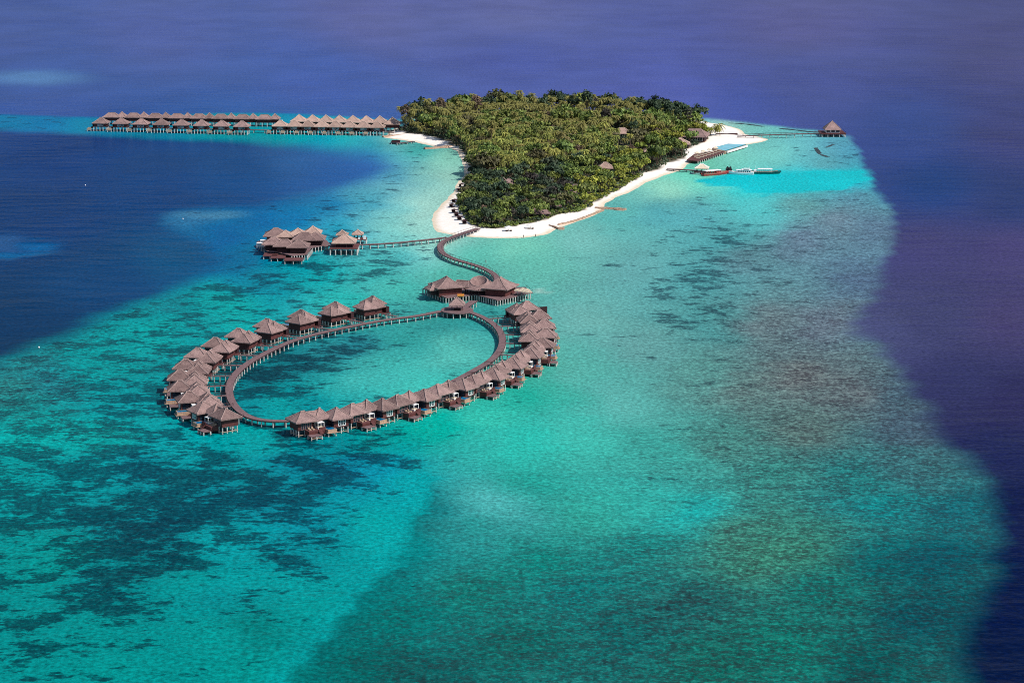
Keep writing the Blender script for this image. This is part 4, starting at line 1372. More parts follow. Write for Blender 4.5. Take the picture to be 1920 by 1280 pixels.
m.tube([(a_.x, a_.y, 2.08), (b_.x, b_.y, 2.08)], .3, 6); m.build('pool_edge', plain("teal_tile", (.0, .19, .24), .3, .1), pool)
a_ = pl[3] + nrm * 1.6; b_ = pl[2] + nrm * 1.6
m = MB(); m.box(((a_.x + b_.x) / 2, (a_.y + b_.y) / 2, 1.3), ((b_ - a_).length, .7, 1.1), math.atan2(d.y, d.x)); m.build('outer_wall', M['white'], pool)
for px, py in ((1397, 273), (1399, 274.5)):
    pass

tq = [(1287.5,299.5),(1307.5,302),(1359,284.5),(1349,281),(1302,288.5)]
tw = [at(x, y, 2.0) for x, y in tq]
to = tw[1].copy(); to.z = 0
terr = empty('sun_terrace', to, 0, "reddish timber sunbathing terrace on piles beside the infinity pool", "terrace")
m = MB(); m.poly([((p - to).x, (p - to).y) for p in tw], 1.5, 2.0); m.build('deck', M['deck_red'], terr)
a_, b_ = tw[1] - to, tw[2] - to
for i in range(13):
    t = (i + .3) / 13; q = a_.lerp(b_, t)
    link('pile', pile_mesh(1.5, .32), terr, (q.x, q.y + .5, 0))
m = MB(); m.tube([(a_.x, a_.y, 2.9), (b_.x, b_.y, 2.9)], .1, 4); m.build('railing', M['wall_dark'], terr)
ll = MB(); ll.bx(-.35, .35, -1.0, .5, .25, .42); ll.box((0, .95, .62), (.7, .9, .12)); ll.bx(-.3, .3, -.9, .6, 0, .25)
lme = ll.mesh('lounger', [M['cushion']])
um = MB(); um.hip(-1.6, 1.6, -1.6, 1.6, 2.2, 3.1, .1, 'x', 0, .1, False)
ume = um.mesh('canopy', [M['cushion']]); upm = MB(); upm.tube([(0, 0, 0), (0, 0, 2.3)], .06, 5); upme = upm.mesh('post', [M['white']])
k_ = 0
ang_t = math.atan2((b_ - a_).y, (b_ - a_).x)
ORD10 = ["first", "second", "third", "fourth", "fifth", "sixth", "seventh", "eighth"]
for row, (s0, s1) in enumerate((((1308, 297.5), (1353, 283.8)), ((1304, 294), (1345, 282.6)))):
    for i in range(8):
        t = i / 7
        p = at(s0[0] + (s1[0] - s0[0]) * t, s0[1] + (s1[1] - s0[1]) * t, 2.01)
        o = link('sun_lounger', lme, None, p, ang_t + R(10), (1.5, 1.6, 1.4))
        tag(o, "cream lounger on the red terrace, %s from the left in the %s row" % (ORD10[i], ("water-side", "inner")[row]), "sun lounger", "loungers on the pool terrace")
        if row == 1 and i % 2 == 0:
            u = empty('parasol', at(s0[0] + (s1[0] - s0[0]) * (t + .07), s0[1] + (s1[1] - s0[1]) * t - .5, 2.01), 0, "cream parasol over the inner lounger row of the red terrace, %s from the left" % ORD10[i // 2], "parasol", "parasols on the pool terrace")
            link('canopy', ume, u); link('post', upme, u)


def hall(px, py, w, l, wall_h, rise, ridge, axis, rz, label, th='', name='thatched_villa', cat='villa', z=None, gable=None):
    p = at(px, py, 1.5)
    z = 1.6 if z is None else z
    r = empty(name, (p.x, p.y, 0), rz, label, cat)
    m = MB(); m.bx(-w / 2 - .6, w / 2 + .6, -l / 2 - .6, l / 2 + .6, .4, z); m.build('plinth', M['stone'], r)
    pavilion(r, -w / 2, w / 2, -l / 2, l / 2, z, wall_h, rise, 1.5, ridge, axis, 'wall_dark', th)
    if gable:
        x, gw, gl = gable
        m = MB(); m.hip(x - gw, x + gw, -l / 2 - 2.6, l / 2 - 1, z + wall_h + .1, z + wall_h + rise * .82, gl, 'y', .15); m.build('porch_roof', [M['thatch_warm'], M['ridge_warm']] if th == 'warm' else [M['thatch'], M['ridge']], r)
    windows_on(r, -w / 2 + .6, w / 2 - .6, -l / 2, z + .5, z + wall_h - .4, 3)
    TREE_CLEAR.append((px, py, w * .62 / mpp(py), rise))
    return r


TREE_CLEAR = []
hall(1303, 263, 15, 18, 3.4, 4.2, 8, 'x', R(-12), "large grey thatched hall with a porch gable behind the infinity pool", '', 'restaurant_hall', 'hall', gable=(-1.5, 5, 6))

# ------------------------------------------------------------------ houses among the trees
for (px, py, w, l, rise, rid, ax, rz, lab, th) in (
    (1010, 405, 8.5, 8, 3.6, 3, 'x', 8, "grey thatched villa roof nearest the front beach, deep in dark bushes", ''),
    (1040, 391, 6, 8, 3.0, 2, 'x', -10, "small grey roof above and right of the front beach villa roof", ''),
    (1054, 381, 7.5, 8, 3.2, 3, 'x', 12, "second grey roof up the slope of bushes behind the front beach", ''),
    (1071, 373, 7, 8, 3.2, 2, 'y', -8, "third grey roof, darker, among the bushes behind the front beach", ''),
    (1083, 363.5, 9, 7, 3.0, 5, 'x', -6, "long pale-edged grey roof highest behind the front beach bushes", ''),
    (948, 358, 8.5, 9, 3.2, 2, 'x', 5, "purplish thatched roof alone in the middle of the dark bushes", ''),
    (944, 350, 5, 6, 2.6, 1, 'x', 0, "tiny pale roof just behind the purplish roof, left one", ''),
    (954, 350.5, 5, 6, 2.6, 1, 'x', -5, "tiny pale roof just behind the purplish roof, right one", ''),
    (1166, 257, 10, 9, 3.2, 4, 'x', 0, "sunlit tan roof deep in the palms below the tall dark tree", 'warm'),
    (1209, 263, 6.5, 7, 3.4, 1, 'x', 20, "small pink-grey roof between the palms left of the big hall", 'warm'),
    (1223, 291, 8.5, 9, 3.8, .4, 'x', 0, "pointed tan roof among bright bushes above the beach bend", 'warm'),
    (1276, 277, 10, 9, 3.6, 1, 'x', 0, "pale cream roof half hidden in bushes in front of the big hall", 'warm'),
    (1135, 323, 8, 8, 3.0, 2, 'x', 0, "low tan roof amid green bushes left of the sunlit beach", 'warm'),
    (1087, 342, 5, 6, 2.6, 1, 'x', 0, "tiny pink roof between dark bushes near the island middle", 'warm')):
    hall(px, py, w, l, 2.9 if th else 2.1, rise, rid, ax, R(rz), lab, th)

# ------------------------------------------------------------------ trees
def quad_cloud(cent, nrm, size, rng, aspect=.6):
    """leaf cards: one quad per centre, facing about nrm"""
    n = len(cent)
    nr = nrm + rng.normal(0, .55, (n, 3)); nr /= np.linalg.norm(nr, axis=1)[:, None] + 1e-9
    t = np.cross(nr, rng.normal(0, 1, (n, 3))); t /= np.linalg.norm(t, axis=1)[:, None] + 1e-9
    b_ = np.cross(nr, t)
    s = size * rng.uniform(.6, 1.35, (n, 1))
    v = np.stack([cent - t * s - b_ * s * aspect * .5, cent + t * s * .2 - b_ * s * aspect, cent + t * s + b_ * s * .2, cent - t * s * .1 + b_ * s * aspect], 1)
    return v.reshape(-1, 3)


def crown_verts(rng, rx, rz, zc, clumps, per, size, spread=1.0, cone=0.0, cl_r=.32):
    C, N = [], []
    for _ in range(clumps):
        d = rng.normal(0, 1, 3); d /= np.linalg.norm(d)
        if d[2] < -.35: d[2] = -d[2] * .6
        rad = rng.uniform(.55, 1.0)
        c = d * rad
        if cone: c[:2] *= 1 - cone * max(0, (c[2] + .4) / 1.4)
        c = c * np.array([rx, rx, rz])
        r = rx * cl_r * rng.uniform(.6, 1.25)
        p = rng.normal(0, 1, (per, 3)); p /= np.linalg.norm(p, axis=1)[:, None]
        p[:, 2] = np.abs(p[:, 2]) * rng.choice([1, 1, 1, -.5], per)
        C.append(c + p * r * rng.uniform(.6, 1.0, (per, 1)) * np.array([1, 1, .75])); N.append(p + d * .4 + np.array([0, 0, .35]))
    C = np.concatenate(C); N = np.concatenate(N); N /= np.linalg.norm(N, axis=1)[:, None]
    C[:, 2] += zc
    return quad_cloud(C, N, size, rng)


def quads(v):
    return np.arange(len(v)).reshape(-1, 4)


def trunk_mesh(name, h, r0, r1, rng, bend=.6, limbs=3, lr=1.5):
    m = MB()
    a = rng.uniform(0, 6.28)
    pts = [(bend * math.cos(a) * (t ** 2), bend * math.sin(a) * (t ** 2), h * t - .3) for t in (0, .25, .5, .75, 1.0)]
    m.tube(pts, [r0 * (1 - t) + r1 * t for t in (0, .25, .5, .75, 1)], 6)
    for k in range(limbs):
        b_ = a + 6.28 * k / max(1, limbs) + rng.uniform(-.5, .5)
        st = Vector(pts[2]).lerp(Vector(pts[3]), rng.uniform(0, 1))
        m.tube([st, st + Vector((math.cos(b_) * lr * .5, math.sin(b_) * lr * .5, h * .22)), st + Vector((math.cos(b_) * lr, math.sin(b_) * lr, h * .38))], [r1 * .9, r1 * .6, r1 * .3], 5)
    return m.mesh(name, [M['bark']]), pts[-1]


def palm_crown(rng, top, R_=4.0, n=22):
    """feather fronds: young ones upright in the middle, old ones hanging below"""
    V = []
    for k in range(n):
        a = 6.283 * k / n * 3.1 + rng.uniform(-.3, .3)
        q = k / (n - 1)
        el = 1.25 - 1.75 * q + rng.uniform(-.12, .12)        # start angle above the horizon
        L = R_ * rng.uniform(.85, 1.12) * (.8 + .25 * math.sin(q * 3.14))
        d = np.array([math.cos(a), math.sin(a), 0]); side = np.array([-math.sin(a), math.cos(a), 0])
        pts = [np.array(top, float)]
        th = el
        for i in range(5):
            th -= .26 + .10 * (1 - q)
            pts.append(pts[-1] + (d * math.cos(th) + np.array([0, 0, math.sin(th)])) * L / 5)
        wd = [.12, .5, .62, .58, .42, .06]
        for s in (-1, 1):
            for i in range(5):
                p, q2 = pts[i], pts[i + 1]
                for g in (0.0, .5):
                    p_ = p + (q2 - p) * g; q_ = p + (q2 - p) * (g + .40)
                    w0 = wd[i] + (wd[i + 1] - wd[i]) * g; w1 = wd[i] + (wd[i + 1] - wd[i]) * (g + .4)
                    dr = np.array([0, 0, -.75])
                    V += [p_, q_, q_ + side * s * w1 * .80 + dr * w1 * .8 + (q2 - p) * .30, p_ + side * s * w0 * .80 + dr * w0 * .8 + (q2 - p) * .30]
    return np.array(V)


rt = np.random.default_rng(21)
PALMS = []
for v in range(6):
    h = (7.5, 9, 10.5, 11.5, 13.8, 5.8)[v]
    tm, top = trunk_mesh('trunk', h, .24, .15, rt, rt.uniform(.3, 2.2), 0)
    cv = palm_crown(rt, top, rt.uniform(4.0, 5.0), 24)
    PALMS.append((tm, np_mesh('crown', cv, quads(cv), [M['palm']]), h))
def broad_variants(mat, n, sizes, seed, clumps=34, per=16, size=.62, flat=.62):
    r = np.random.default_rng(seed)
    out = []
    for v in range(n):
        rx = r.uniform(*sizes)
        rz = rx * flat * r.uniform(.85, 1.2)
        h = rz * r.uniform(.9, 1.3) + 1.2
        tm, top = trunk_mesh('trunk', h, .28, .16, r, .5, 4, rx * .5)
        cv = crown_verts(r, rx, rz, h + rz * .35, clumps, per, size)
        out.append((tm, np_mesh('crown', cv, quads(cv), [mat]), rx, h + rz))
    return out
BROAD = broad_variants(M['leaf'], 5, (3.4, 4.8), 31)
DARK = broad_variants(M['leaf_dark'], 5, (3.0, 4.4), 32)
YELL = broad_variants(M['leaf_yellow'], 4, (2.4, 3.6), 33, 26, 16, .5)
BROWN = broad_variants(M['leaf_brown'], 3, (2.6, 3.6), 34, 30, 12, .42)
TALL = []
for v in range(3):
    tm, top = trunk_mesh('trunk', 12, .4, .18, rt, .5, 5, 2.6)
    cv = crown_verts(rt, 4.6, 6.2, 12, 46, 18, .62, cone=.35, cl_r=.26)
    TALL.append((tm, np_mesh('crown', cv, quads(cv), [M['leaf_dark'] if v else M['leaf_brown']]), 4.6, 18))
SHRUB = []
for v, mt in enumerate((M['leaf'], M['leaf_yellow'], M['leaf_dark'])):
    cv = crown_verts(rt, 1.7, 1.1, .8, 16, 13, .36)
    SHRUB.append(np_mesh('shrub', cv, quads(cv), [mt]))

vx = np.array([p[0] for p in VEG_W]); vy = np.array([p[1] for p in VEG_W])
rs = np.random.default_rng(5)


def scatter(n, accept, dmin, tries=60000, margin=1.0):
    cand = np.stack([rs.uniform(vx.min(), vx.max(), tries), rs.uniform(vy.min(), vy.max(), tries)], 1)
    d = sdist(cand[:, 0], cand[:, 1], VEG_W)
    px, py = project(cand[:, 0], cand[:, 1], 1.5)
    ok = (d > margin) & accept(px, py, d)
    cand = cand[ok]; px = px[ok]; py = py[ok]
    cell = {}
    out = []
    for (x, y), a, b_ in zip(cand, px, py):
        k = (int(x // dmin), int(y // dmin))
        if any((x - q[0]) ** 2 + (y - q[1]) ** 2 < dmin ** 2 for i in (-1, 0, 1) for j in (-1, 0, 1) for q in cell.get((k[0] + i, k[1] + j), ())):
            continue
        cell.setdefault(k, []).append((x, y))
        out.append((x, y, a, b_))
        if len(out) >= n: break
    return out


def clear_of_houses(px, py, h):
    """keep the houses' plots and the view lane in front of them open"""
    for (hx, hy, hw, hr) in TREE_CLEAR:
        s = 1 / mpp(hy)
        if abs(px - hx) < hw + (2 * s if hx > 1100 else 0) and -4 < (py - hy) < (5 if hx > 1100 else 3): return False
        roof_eave = hy - (7.2 if hx < 1100 else 4.6) * s
        if py > hy and abs(px - hx) < hw * .9 + (4 if hx > 1290 else 1.5) * s and py - h * (1 / mpp(py)) < roof_eave + 1: return False
    return True


def palm_zone(px, py):
    lim = np.interp(px, [740, 800, 860, 900, 1000, 1100, 1180, 1240, 1330], [285, 285, 322, 335, 330, 315, 292, 264, 250])
    return py < lim


COUNT = {}
def plant(kind, tm, cm, x, y, scale, rz, label, cat, group):
    z = float(ground_z(x, y)[0])
    r = empty(kind, (x, y, z), rz, label, cat, group)
    r.scale = (scale, scale, scale * (1 + (x * 7.3 % 1) * .15))
    link('trunk', tm, r); link('crown', cm, r)
    COUNT[kind] = COUNT.get(kind, 0) + 1
    return r


taken = []
# tall single trees that stand out of the canopy
for (px, py, v, s, lab) in ((760, 244, 0, .95, "tall brown feathery tree at the far left corner of the island"), (826, 236, 0, 1.0, "tallest pointed brown tree on the left skyline"), (788, 247, 1, .8, "dark round tree beside the far left brown tree"),
                            (893, 228, 0, 1.05, "round brown-topped tree on the skyline left of centre"), (1075, 227, 1, 1.05, "tall dark tree on the skyline near the island's highest point"), (1100, 228, 2, 1.15, "highest dark bushy tree on the skyline"),
                            (1135, 250, 2, .95, "dark tall tree standing above the palms right of centre"), (1187, 268, 1, .8, "small dark column-like tree amid the palms near the tan roof"), (1232, 240, 1, .95, "dark broad tree at the right end of the skyline"),
                            (1252, 241, 2, .9, "dark tree just right of the dark broad one at the skyline end"), (1270, 244, 2, .8, "last tall dark tree before the big hall on the skyline"), (1020, 226, 1, .9, "dark feathery tree on the skyline right of centre"), (1290, 243, 1, .7, "dark tree directly behind the big thatched hall")):
    p = at(px, py, 1.5)
    tm, cm, rx, h = TALL[v]
    plant('tall_tree', tm, cm, p.x, p.y, s * 1.02, px * .37, lab, 'tree', None)
    taken.append((p.x, p.y))

pts = scatter(1700, lambda px, py, d: palm_zone(px, py), 5.0, margin=2.5)
pts = [q for q in pts if clear_of_houses(q[2], q[3], 15) and all((q[0] - a) ** 2 + (q[1] - b_) ** 2 > 9 for a, b_ in taken)]
pts.sort(key=lambda q: -q[3])
mass = []
n_p = n_b = 0
PALM_G = "coconut palms of the island grove"
for i, (x, y, px, py) in enumerate(pts):
    r_ = rs.random()
    v = int(rs.integers(0, 6)) if py < 300 else int(rs.choice([0, 1, 2, 5]))
    s = rs.uniform(.68, 1.12) * (1.14 if rs.random() < .12 else 1) * float(np.interp(px, [1200, 1250, 1320], [1, .78, .55])); rz = rs.uniform(0, 6.28)
    if r_ < .19 and n_b < 130:
        tm, cm, rx, h = (BROWN[:2] + BROAD + YELL[:1])[int(rs.integers(0, 8))]
        sc = rs.uniform(1.25, 1.75) * float(np.interp(px, [1200, 1250, 1320], [1, .85, .65]))
        lab = "broad-leaved tree with a rounded crown standing among the coconut palms"
        plant('broadleaf_tree', tm, cm, x, y, sc, rz, lab, 'tree', "broad-leaved trees among the palms"); n_b += 1
    elif n_p < 296:
        tm, cm, h = PALMS[v]
        plant('coconut_palm', tm, cm, x, y, s, rz, "coconut palm with olive-yellow fronds in the front part of the dense grove", 'palm', PALM_G); n_p += 1
    else:
        mass.append((x, y, v, s, rz))
# the rest of the grove, beyond counting
V, FI = [], []
TV, TF = [], []
def mesh_np(me):
    v = np.empty(len(me.vertices) * 3, np.float32); me.vertices.foreach_get("co", v)
    return v.reshape(-1, 3)
CV = [mesh_np(p[1]) for p in PALMS]
for (x, y, v, s, rz) in mass:
    z = float(ground_z(x, y)[0])
    c, sn = math.cos(rz), math.sin(rz)
    q = CV[v] * s
    V.append(np.stack([q[:, 0] * c - q[:, 1] * sn + x, q[:, 0] * sn + q[:, 1] * c + y, q[:, 2] + z], 1))
if V:
    V = np.concatenate(V)
    tag(link('palm_grove', np_mesh('palm_grove', V, quads(V), [M['palm']])), kind='stuff', label="mass of further coconut palm crowns filling the back of the island", cat='palms')

# a thicket along the back shore closes the view under the palms
pts = scatter(70, lambda px, py, d: (py < 232) & (d < 16), 6.5, margin=1.0)
for (x, y, px, py) in pts:
    tm, cm, rx, h = (BROAD + DARK)[int(rs.integers(0, 10))]
    plant('bushy_tree', tm, cm, x, y, rs.uniform(1.2, 1.9), rs.uniform(0, 6.28), "dark broad-leaved tree of the thicket along the back shore", 'tree', "thicket along the back shore"); n_b += 1

# front half: dark bushy broad-leaved trees, brighter along the sunny right edge
def front(px, py, d): return ~palm_zone(px, py)
pts = scatter(420, front, 5.6, margin=1.6)
pts = [q for q in pts if clear_of_houses(q[2], q[3], 4.6 if q[2] < 1100 else 6.5)]
for (x, y, px, py) in pts:
    d = float(sdist(np.array([x]), np.array([y]), VEG_W)[0])
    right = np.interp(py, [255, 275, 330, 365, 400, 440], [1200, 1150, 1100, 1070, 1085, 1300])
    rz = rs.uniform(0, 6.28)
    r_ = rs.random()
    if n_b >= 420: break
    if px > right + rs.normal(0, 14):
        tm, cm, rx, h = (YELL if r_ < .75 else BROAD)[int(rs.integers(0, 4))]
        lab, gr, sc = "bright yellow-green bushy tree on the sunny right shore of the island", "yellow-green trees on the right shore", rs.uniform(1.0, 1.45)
    elif r_ < .09:
        tm, cm, rx, h = BROWN[int(rs.integers(0, 3))]
        lab, gr, sc = "brownish bushy tree among the dark green bushes of the front half", "brownish trees in the front half", rs.uniform(.75, 1.0)
    elif r_ < .50:
        tm, cm, rx, h = DARK[int(rs.integers(0, 5))]
        lab, gr, sc = "dark blue-green bushy tree in the dense front half of the island", "dark bushy trees of the front half", rs.uniform(.8, 1.15)
    else:
        tm, cm, rx, h = BROAD[int(rs.integers(0, 5))]
        lab, gr, sc = "mid-green leafy tree in the dense front half of the island", "mid-green trees of the front half", rs.uniform(.75, 1.05)
    # keep view of roofs
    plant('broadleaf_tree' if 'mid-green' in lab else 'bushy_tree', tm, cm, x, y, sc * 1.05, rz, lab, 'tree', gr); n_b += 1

# shrubs fringing the sand
pts = scatter(900, lambda px, py, d: (d < 7), 2.6, margin=-.3)
pts.sort(key=lambda q: -q[3])
for i, (x, y, px, py) in enumerate(pts[:280]):
    v = 1 if (px > 1090 and rs.random() < .7) else int(rs.choice([0, 0, 2]))
    o = link('shrub', SHRUB[v], None, (x, y, float(ground_z(x, y)[0]) - .1), rs.uniform(0, 6.28), (rs.uniform(.7, 1.35),) * 3)
    tag(o, ("low bright shrub fringing the sand at the island edge", "low dark shrub fringing the sand at the island edge")[v != 1], 'shrub', "bright shrubs along the beach edge" if v == 1 else "dark shrubs along the beach edge")
# undergrowth that hides the soil
ug = scatter(5200, lambda px, py, d: d > 0, 2.1, tries=90000, margin=1.0)
ug = np.array([(q[0], q[1]) for q in ug])
gz_ = ground_z(ug[:, 0], ug[:, 1])
cents = np.repeat(np.stack([ug[:, 0], ug[:, 1], gz_], 1), 7, 0)
cents += np.stack([rs.normal(0, .9, len(cents)), rs.normal(0, .9, len(cents)), rs.uniform(.3, 2.0, len(cents))], 1)
nv = rs.normal(0, .5, (len(cents), 3)) + np.array([0, -.2, 1]); nv /= np.linalg.norm(nv, axis=1)[:, None]
uv = quad_cloud(cents, nv, .8, rs)
tag(link('undergrowth', np_mesh('undergrowth', uv, quads(uv), [M['leaf_dark']])), kind='stuff', label="dark leafy undergrowth covering the soil beneath the island trees", cat='undergrowth')

# the three palms on the spit
for (px, py, s, lab) in ((1333, 254.5, .72, "yellowish palm nearest the trees in the trio on the sand spit"), (1342, 254, .8, "middle palm of the trio on the sand spit"), (1350, 255, .95, "tallest dark palm of the trio on the sand spit, leaning right")):
    p = at(px, py, 1.4)
    tm, cm, h = PALMS[5]; s *= 1.2
    plant('coconut_palm', tm, cm, p.x, p.y, s, px, lab, 'palm', None)
m = MB(); m.tube([(0, 0, -.2), (.5, .2, .6), (.7, .2, .9)], [.9, .8, .3], 7); 

# ------------------------------------------------------------------ boats at the jetty
def hull_mesh(L, W, D, sheer=.5, bow=1.0, n=14, stern=.75):
    """planked hull: pointed bow at +x, sheer rising to both ends"""
    m = MB()
    vs, fs = [], []
    for i in range(n + 1):
        t = i / n
        x = -L / 2 + L * t
        w = W / 2 * (stern + (1 - stern) * min(1, t / .3)) * (1 - max(0, (t - .55) / .45) ** 2.0 * .97)
        top = D + sheer * (max(0, (t - .5) / .5) ** 2 * bow + max(0, (.3 - t) / .3) ** 2 * .45)
        xb = x + (.06 * L * max(0, t - .5) * 2 if t > .5 else 0)
        for (yy, z) in ((-w * .15, -.45), (-w * .8, -.05), (-w, top * .6), (-w * 1.03, top), (-w * .9, top), (-w * .86, top - .5), (w * .86, top - .5), (w * .9, top), (w * 1.03, top), (w, top * .6), (w * .8, -.05), (w * .15, -.45)):
            vs.append((x if z < .1 else xb, yy, z))
    k = 12
    for i in range(n):
        for j in range(k):
            fs.append((i * k + j, i * k + (j + 1) % k, (i + 1) * k + (j + 1) % k, (i + 1) * k + j))
    fs.append(tuple(range(k))[::-1]); fs.append(tuple(n * k + j for j in range(k)))
    m.add(vs, fs)
    return m


def canopy_boat(name, px0, py0, px1, py1, L, W, hull, label, canopy=(-.45, .18), roofmat='white', deckmat='deck', flip=False, cabin=False):
    a, b_ = at(px0, py0), at(px1, py1)
    c = (a + b_) / 2; d = b_ - a
    rz = math.atan2(d.y, d.x)
    r = empty(name, (c.x, c.y, 0), rz, label, 'boat', "boats moored at the arrival jetty")
    hull_mesh(L, W, 1.25, .8).build('hull', M[hull], r)
    m = MB(); m.tube([(-L / 2 + .1, 0, 1.62), (-L / 2, 0, 1.62)], .02, 4)
    for s in (-1, 1):
        q = MB()
        q.tube([(-L / 2 + .3, s * W / 2 * .8, 1.62), (-L * .3, s * W / 2 * 1.0, 1.33), (L * .05, s * W / 2 * 1.03, 1.29), (L * .25, s * W / 2 * .82, 1.5), (L * .44, s * W / 2 * .28, 1.98)], .10, 5)
        q.build('gunwale', M['white' if cabin else 'beam'], r)
    m = MB(); m.bx(-L * .46, L * .28, -W * .40, W * .40, .8, .86); m.build('deck', M[deckmat], r)
    x0, x1 = L * canopy[0], L * canopy[1]
    if cabin:
        m = MB()
        m.poly([(x0, -W * .36), (x1, -W * .36), (x1 + 1.4, -W * .2), (x1 + 1.4, W * .2), (x1, W * .36), (x0, W * .36)], .86, 2.75)
        m.build('cabin', M['white'], r)
        for s in (-1, 1):
            for i in range(6):
                g = MB(); xx = x0 + (x1 - x0) * (i + .18) / 6; g.bx(xx, xx + (x1 - x0) / 6 * .64, s * W * .36 - .04, s * W * .36 + .04, 1.7, 2.4); g.build('window', M['glass'], r)
        m = MB(); m.bx(x0 - .5, x1 + 1.0, -W * .42, W * .42, 2.76, 2.9); m.bx(x0 + .5, x1 - 3.5, -W * .36, W * .36, 3.6, 3.75)
        for xx in (x0 + .7, x1 - 3.7):
            for s in (-1, 1): m.bx(xx - .06, xx + .06, s * W * .3 - .06, s * W * .3 + .06, 2.9, 3.6)
        m.bx(x1 - 3.4, x1 - 2.2, -W * .3, W * .3, 2.9, 3.5)
        m.build('roof', M['white'], r)
        m = MB(); m.tube([(x0 + 1, 0, 3.7), (x0 + .6, 0, 5.6)], .05, 4); m.build('mast', M['white'], r)
    else:
        n = 7
        for i in range(n + 1):
            for s in (-1, 1):
                p = MB(); xx = x0 + (x1 - x0) * i / n; p.bx(xx - .07, xx + .07, s * W * .42 - .07, s * W * .42 + .07, .86, 2.9); p.build('post', M['white' if hull == 'hull_green' else 'hull_red'], r)
        m = MB(); m.bx(x0 - .4, x1 + .4, -W * .5, W * .5, 2.9, 3.08); m.bx(x0 - .2, x1 + .2, -W * .4, W * .4, 3.08, 3.2); m.build('canopy', M[roofmat], r)
        for s in (-1, 1):
            m = MB(); m.bx(x0 + .3, x1 - .3, s * W * .3 - .3, s * W * .3 + .3, .86, 1.3); m.build('bench', M['cushion'], r)
        if hull == 'hull_red':
            m = MB(); m.bx(x1 - 2.5, x1 + .2, -W * .40, W * .40, .87, 2.3); m.build('wheelhouse', M['hull_red'], r)
            m = MB(); m.bx(x1 + 1.2, x1 + 3.2, -1.0, 1.0, .86, 1.5); m.build('foredeck_box', M['beam'], r)
        else:
            m = MB(); m.bx(x0 - 2.6, x0 - .6, -W * .36, W * .36, .86, 2.4); m.build('wheelhouse', M['white'], r)
            m = MB(); m.tube([(x0 - 1.5, 0, 2.4), (x0 - 1.5, 0, 5.2)], .06, 4); m.build('mast', M['white'], r)
    return r


canopy_boat('passenger_boat', 1312, 330.5, 1370, 325.5, 19.0, 4.4, 'hull_red', "red passenger boat with a white canopy, left one at the jetty", (-.42, .14))
canopy_boat('motor_yacht', 1413, 327.5, 1369, 326.5, 14.5, 4.4, 'white', "white motor boat with a cabin and upper deck, between the two canopied boats", (-.38, .16), cabin=True)
canopy_boat('passenger_boat', 1406, 325.5, 1461, 326, 18.0, 4.2, 'hull_green', "dark green boat with a white canopy on posts, farthest out at the jetty", (-.22, .24))
# speed boat and tenders tucked at the jetty
p = at(1305, 326.5)
r = empty('speedboat', (p.x, p.y, 0), R(-60), "small white speedboat moored in front of the jetty hut", 'boat', "boats moored at the arrival jetty")
hull_mesh(7.5, 2.8, .9, .4).build('hull', M['white'], r)
m = MB(); m.bx(-1.5, 1.2, -.9, .9, .6, 1.5); m.build('console', M['white'], r)
m = MB(); m.bx(1.21, 1.3, -.85, .85, 1.1, 1.8); m.build('windscreen', M['glass'], r)
p = at(1316, 321.5, 1.5); 
r = empty('jetty_hut', (p.x, p.y, 0), R(-8), "cream-roofed welcome hut standing on the arrival jetty behind the red boat", 'hut')
m = MB(); m.bx(-5, 5, -3.6, 3.6, 1.2, 1.5); m.build('deck', M['deck'], r)
pavilion(r, -3.2, 3.2, -2.6, 2.6, 1.5, 2.3, 2.2, 1.1, 2.0, 'x', posts=True)
r.children[-1].data = r.children[-1].data.copy(); r.children[-1].data.materials[0] = M['cushion']; r.children[-1].data.materials[1] = M['white']
m = MB(); m.bx(-2.5, 2.5, -.4, .4, 1.5, 2.0); m.build('bench', M['white'], r)
pile_grid(r, -4.6, 4.6, -3.2, 3.2, 1.2, 3, .25)
for (px, py, lab) in ((1364, 320, "dark stack of crates on the jetty, left of a pair"), (1369, 320.4, "dark stack of crates on the jetty, right of a pair")):
    p = at(px, py, 1.5)
    q = MB(); q.bx(-1.1, 1.1, -.8, .8, 0, 1.2); q.bx(-.7, .8, -.6, .6, 1.2, 2.0); q.bx(-.3, .5, -.4, .4, 2.0, 2.6)
    tag(q.build('cargo_crate', M['dark'], None, p), lab, 'cargo')

# ------------------------------------------------------------------ beach furniture and people
def beach_lounger(px, py, rz, lab):
    p = at(px, py, 1.2)
    p.z = float(ground_z(p.x, p.y)[0])
    r = empty('beach_daybed', p, rz, lab, 'daybed', "dark daybeds on the left beach")
    m = MB(); m.bx(-1.1, 1.1, -1.3, 1.3, .35, .55); m.build('seat', M['wall_dark'], r)
    m = MB(); m.box((0, 1.2, 1.0), (2.2, .15, 1.0)); m.build('backrest', M['wall_dark'], r)
    for x in (-.95, .95):
        for y in (-1.1, 1.1): q = MB(); q.bx(x - .08, x + .08, y - .08, y + .08, 0, .35); q.build('leg', M['dark'], r)
    m = MB(); m.hip(-1.5, 1.5, -1.6, 1.6, 1.75, 2.25, .3, 'x', 0, .1, False); m.build('sunshade', M['wall_dark'], r)
    for x in (-1.0, 1.0): q = MB(); q.bx(x - .05, x + .05, 1.15, 1.25, .5, 1.75); q.build('post', M['dark'], r)

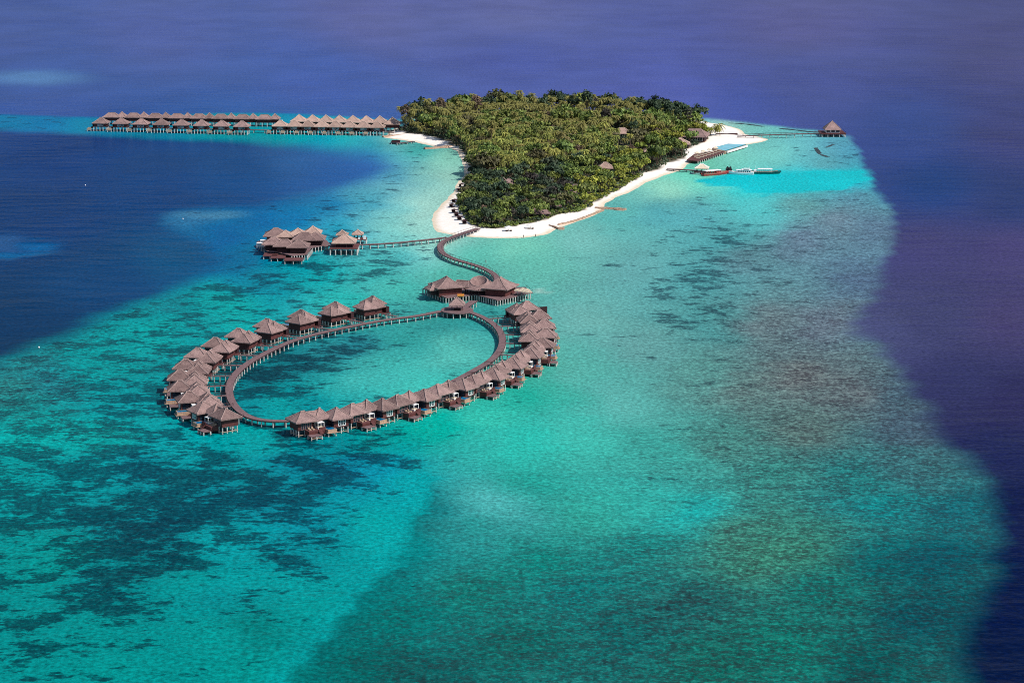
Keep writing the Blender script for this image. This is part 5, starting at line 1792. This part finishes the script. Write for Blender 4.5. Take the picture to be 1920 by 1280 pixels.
for i, (px, py) in enumerate(((866, 348), (863, 357), (853, 378), (848, 387), (852, 398), (857, 405.5), (862, 412.5), (871, 420.5))):
    beach_lounger(px, py, R(60 - i * 8), "dark shaded daybed on the white left beach, %s from the far end" % NTH[i])
for (px, py, lab) in ((954, 433, "white square parasol with seats at the bush edge of the front beach"), (995, 428, "cream parasol with seats farther right along the front beach")):
    p = at(px, py, 1.3); p.z = float(ground_z(p.x, p.y)[0])
    u = empty('beach_parasol', p, R(12), lab, 'parasol')
    q = MB(); q.hip(-2, 2, -2, 2, 2.1, 2.8, .2, 'x', 0, .12, False); q.build('canopy', M['white'], u)
    q = MB(); q.tube([(0, 0, 0), (0, 0, 2.2)], .08, 6); q.build('post', M['beam'], u)
    q = MB(); q.bx(-1.6, -.6, -1, .8, .2, .5); q.bx(.6, 1.6, -1, .8, .2, .5); q.build('seat', M['wall_dark'], u)


def person(px, py, rz, shirt, label, stride=.22):
    p = at(px, py, .6); p.z = float(ground_z(p.x, p.y)[0])
    o = bpy.data.objects.new('person', None)
    J = [(0, 0, .95), (0, 0, 1.2), (0, 0, 1.43), (0, 0, 1.55), (0, .02, 1.7),           # pelvis, waist, chest, neck, head
         (.19, 0, 1.41), (.25, -.06, 1.13), (.24, .08, .90), (-.19, 0, 1.41), (-.25, .08, 1.13), (-.24, -.05, .90),
         (.1, 0, .9), (.11, stride * .4, .5), (.11, stride * .3 - .1, .05), (.11, stride * .3 + .1, .02),
         (-.1, 0, .9), (-.11, -stride * .3, .5), (-.11, -stride, .06), (-.11, -stride + .18, .02)]
    E = [(0, 1), (1, 2), (2, 3), (3, 4), (2, 5), (5, 6), (6, 7), (2, 8), (8, 9), (9, 10), (0, 11), (11, 12), (12, 13), (13, 14), (0, 15), (15, 16), (16, 17), (17, 18)]
    RAD = [.15, .13, .17, .06, .105, .065, .05, .035, .065, .05, .035, .09, .06, .045, .04, .09, .06, .045, .04]
    me = bpy.data.meshes.new('person')
    me.from_pydata(J, E, [])
    me.materials.append(M['skin']); 
    o = bpy.data.objects.new('person', me)
    COL.objects.link(o)
    o.location = p; o.rotation_euler = (0, 0, rz)
    sk = o.modifiers.new('skin', 'SKIN')
    for i, r in enumerate(RAD):
        me.skin_vertices[0].data[i].radius = (r, r * .85)
    me.skin_vertices[0].data[0].use_root = True
    o.modifiers.new('sub', 'SUBSURF').levels = 1
    tag(o, label, 'person')
    m = MB()
    m.tube([(0, 0, .72), (0, 0, .95), (0, 0, 1.18), (0, 0, 1.42), (0, 0, 1.50)], [.2, .19, .165, .2, .09], 10)
    m.build('clothes', M[shirt], o)
    m = MB(); m.tube([(0, 0, 1.68), (0, .01, 1.76), (0, .02, 1.83)], [.125, .12, .05], 8); m.build('hair', M['cloth_dark'], o)
    return o

person(981.5, 444, R(80), 'cloth_dark', "person in dark clothes walking on the front beach, left of the two")
person(1004, 442.3, R(-100), 'cloth_dark', "person in dark clothes standing on the front beach, right of the two")
person(911, 492+8, R(120), 'cloth_pink', "person in pink walking along the S-shaped boardwalk").location.z = 2.3

# low clutter on the lagoon
for (px, py, lab) in ((160, 348, "tiny pale mooring buoy alone on the deep blue water at left"), (73, 652, "tiny white mooring buoy near the reef edge at far left"), (343, 411, "tiny white buoy on the small reef tongue")):
    q = MB(); q.tube([(0, 0, -.3), (0, 0, .3), (0, 0, .5), (0, 0, .6)], [.2, .36, .3, .1], 10)
    tag(q.build('mooring_buoy', M['white'], None, at(px, py, 0)), lab, 'buoy')
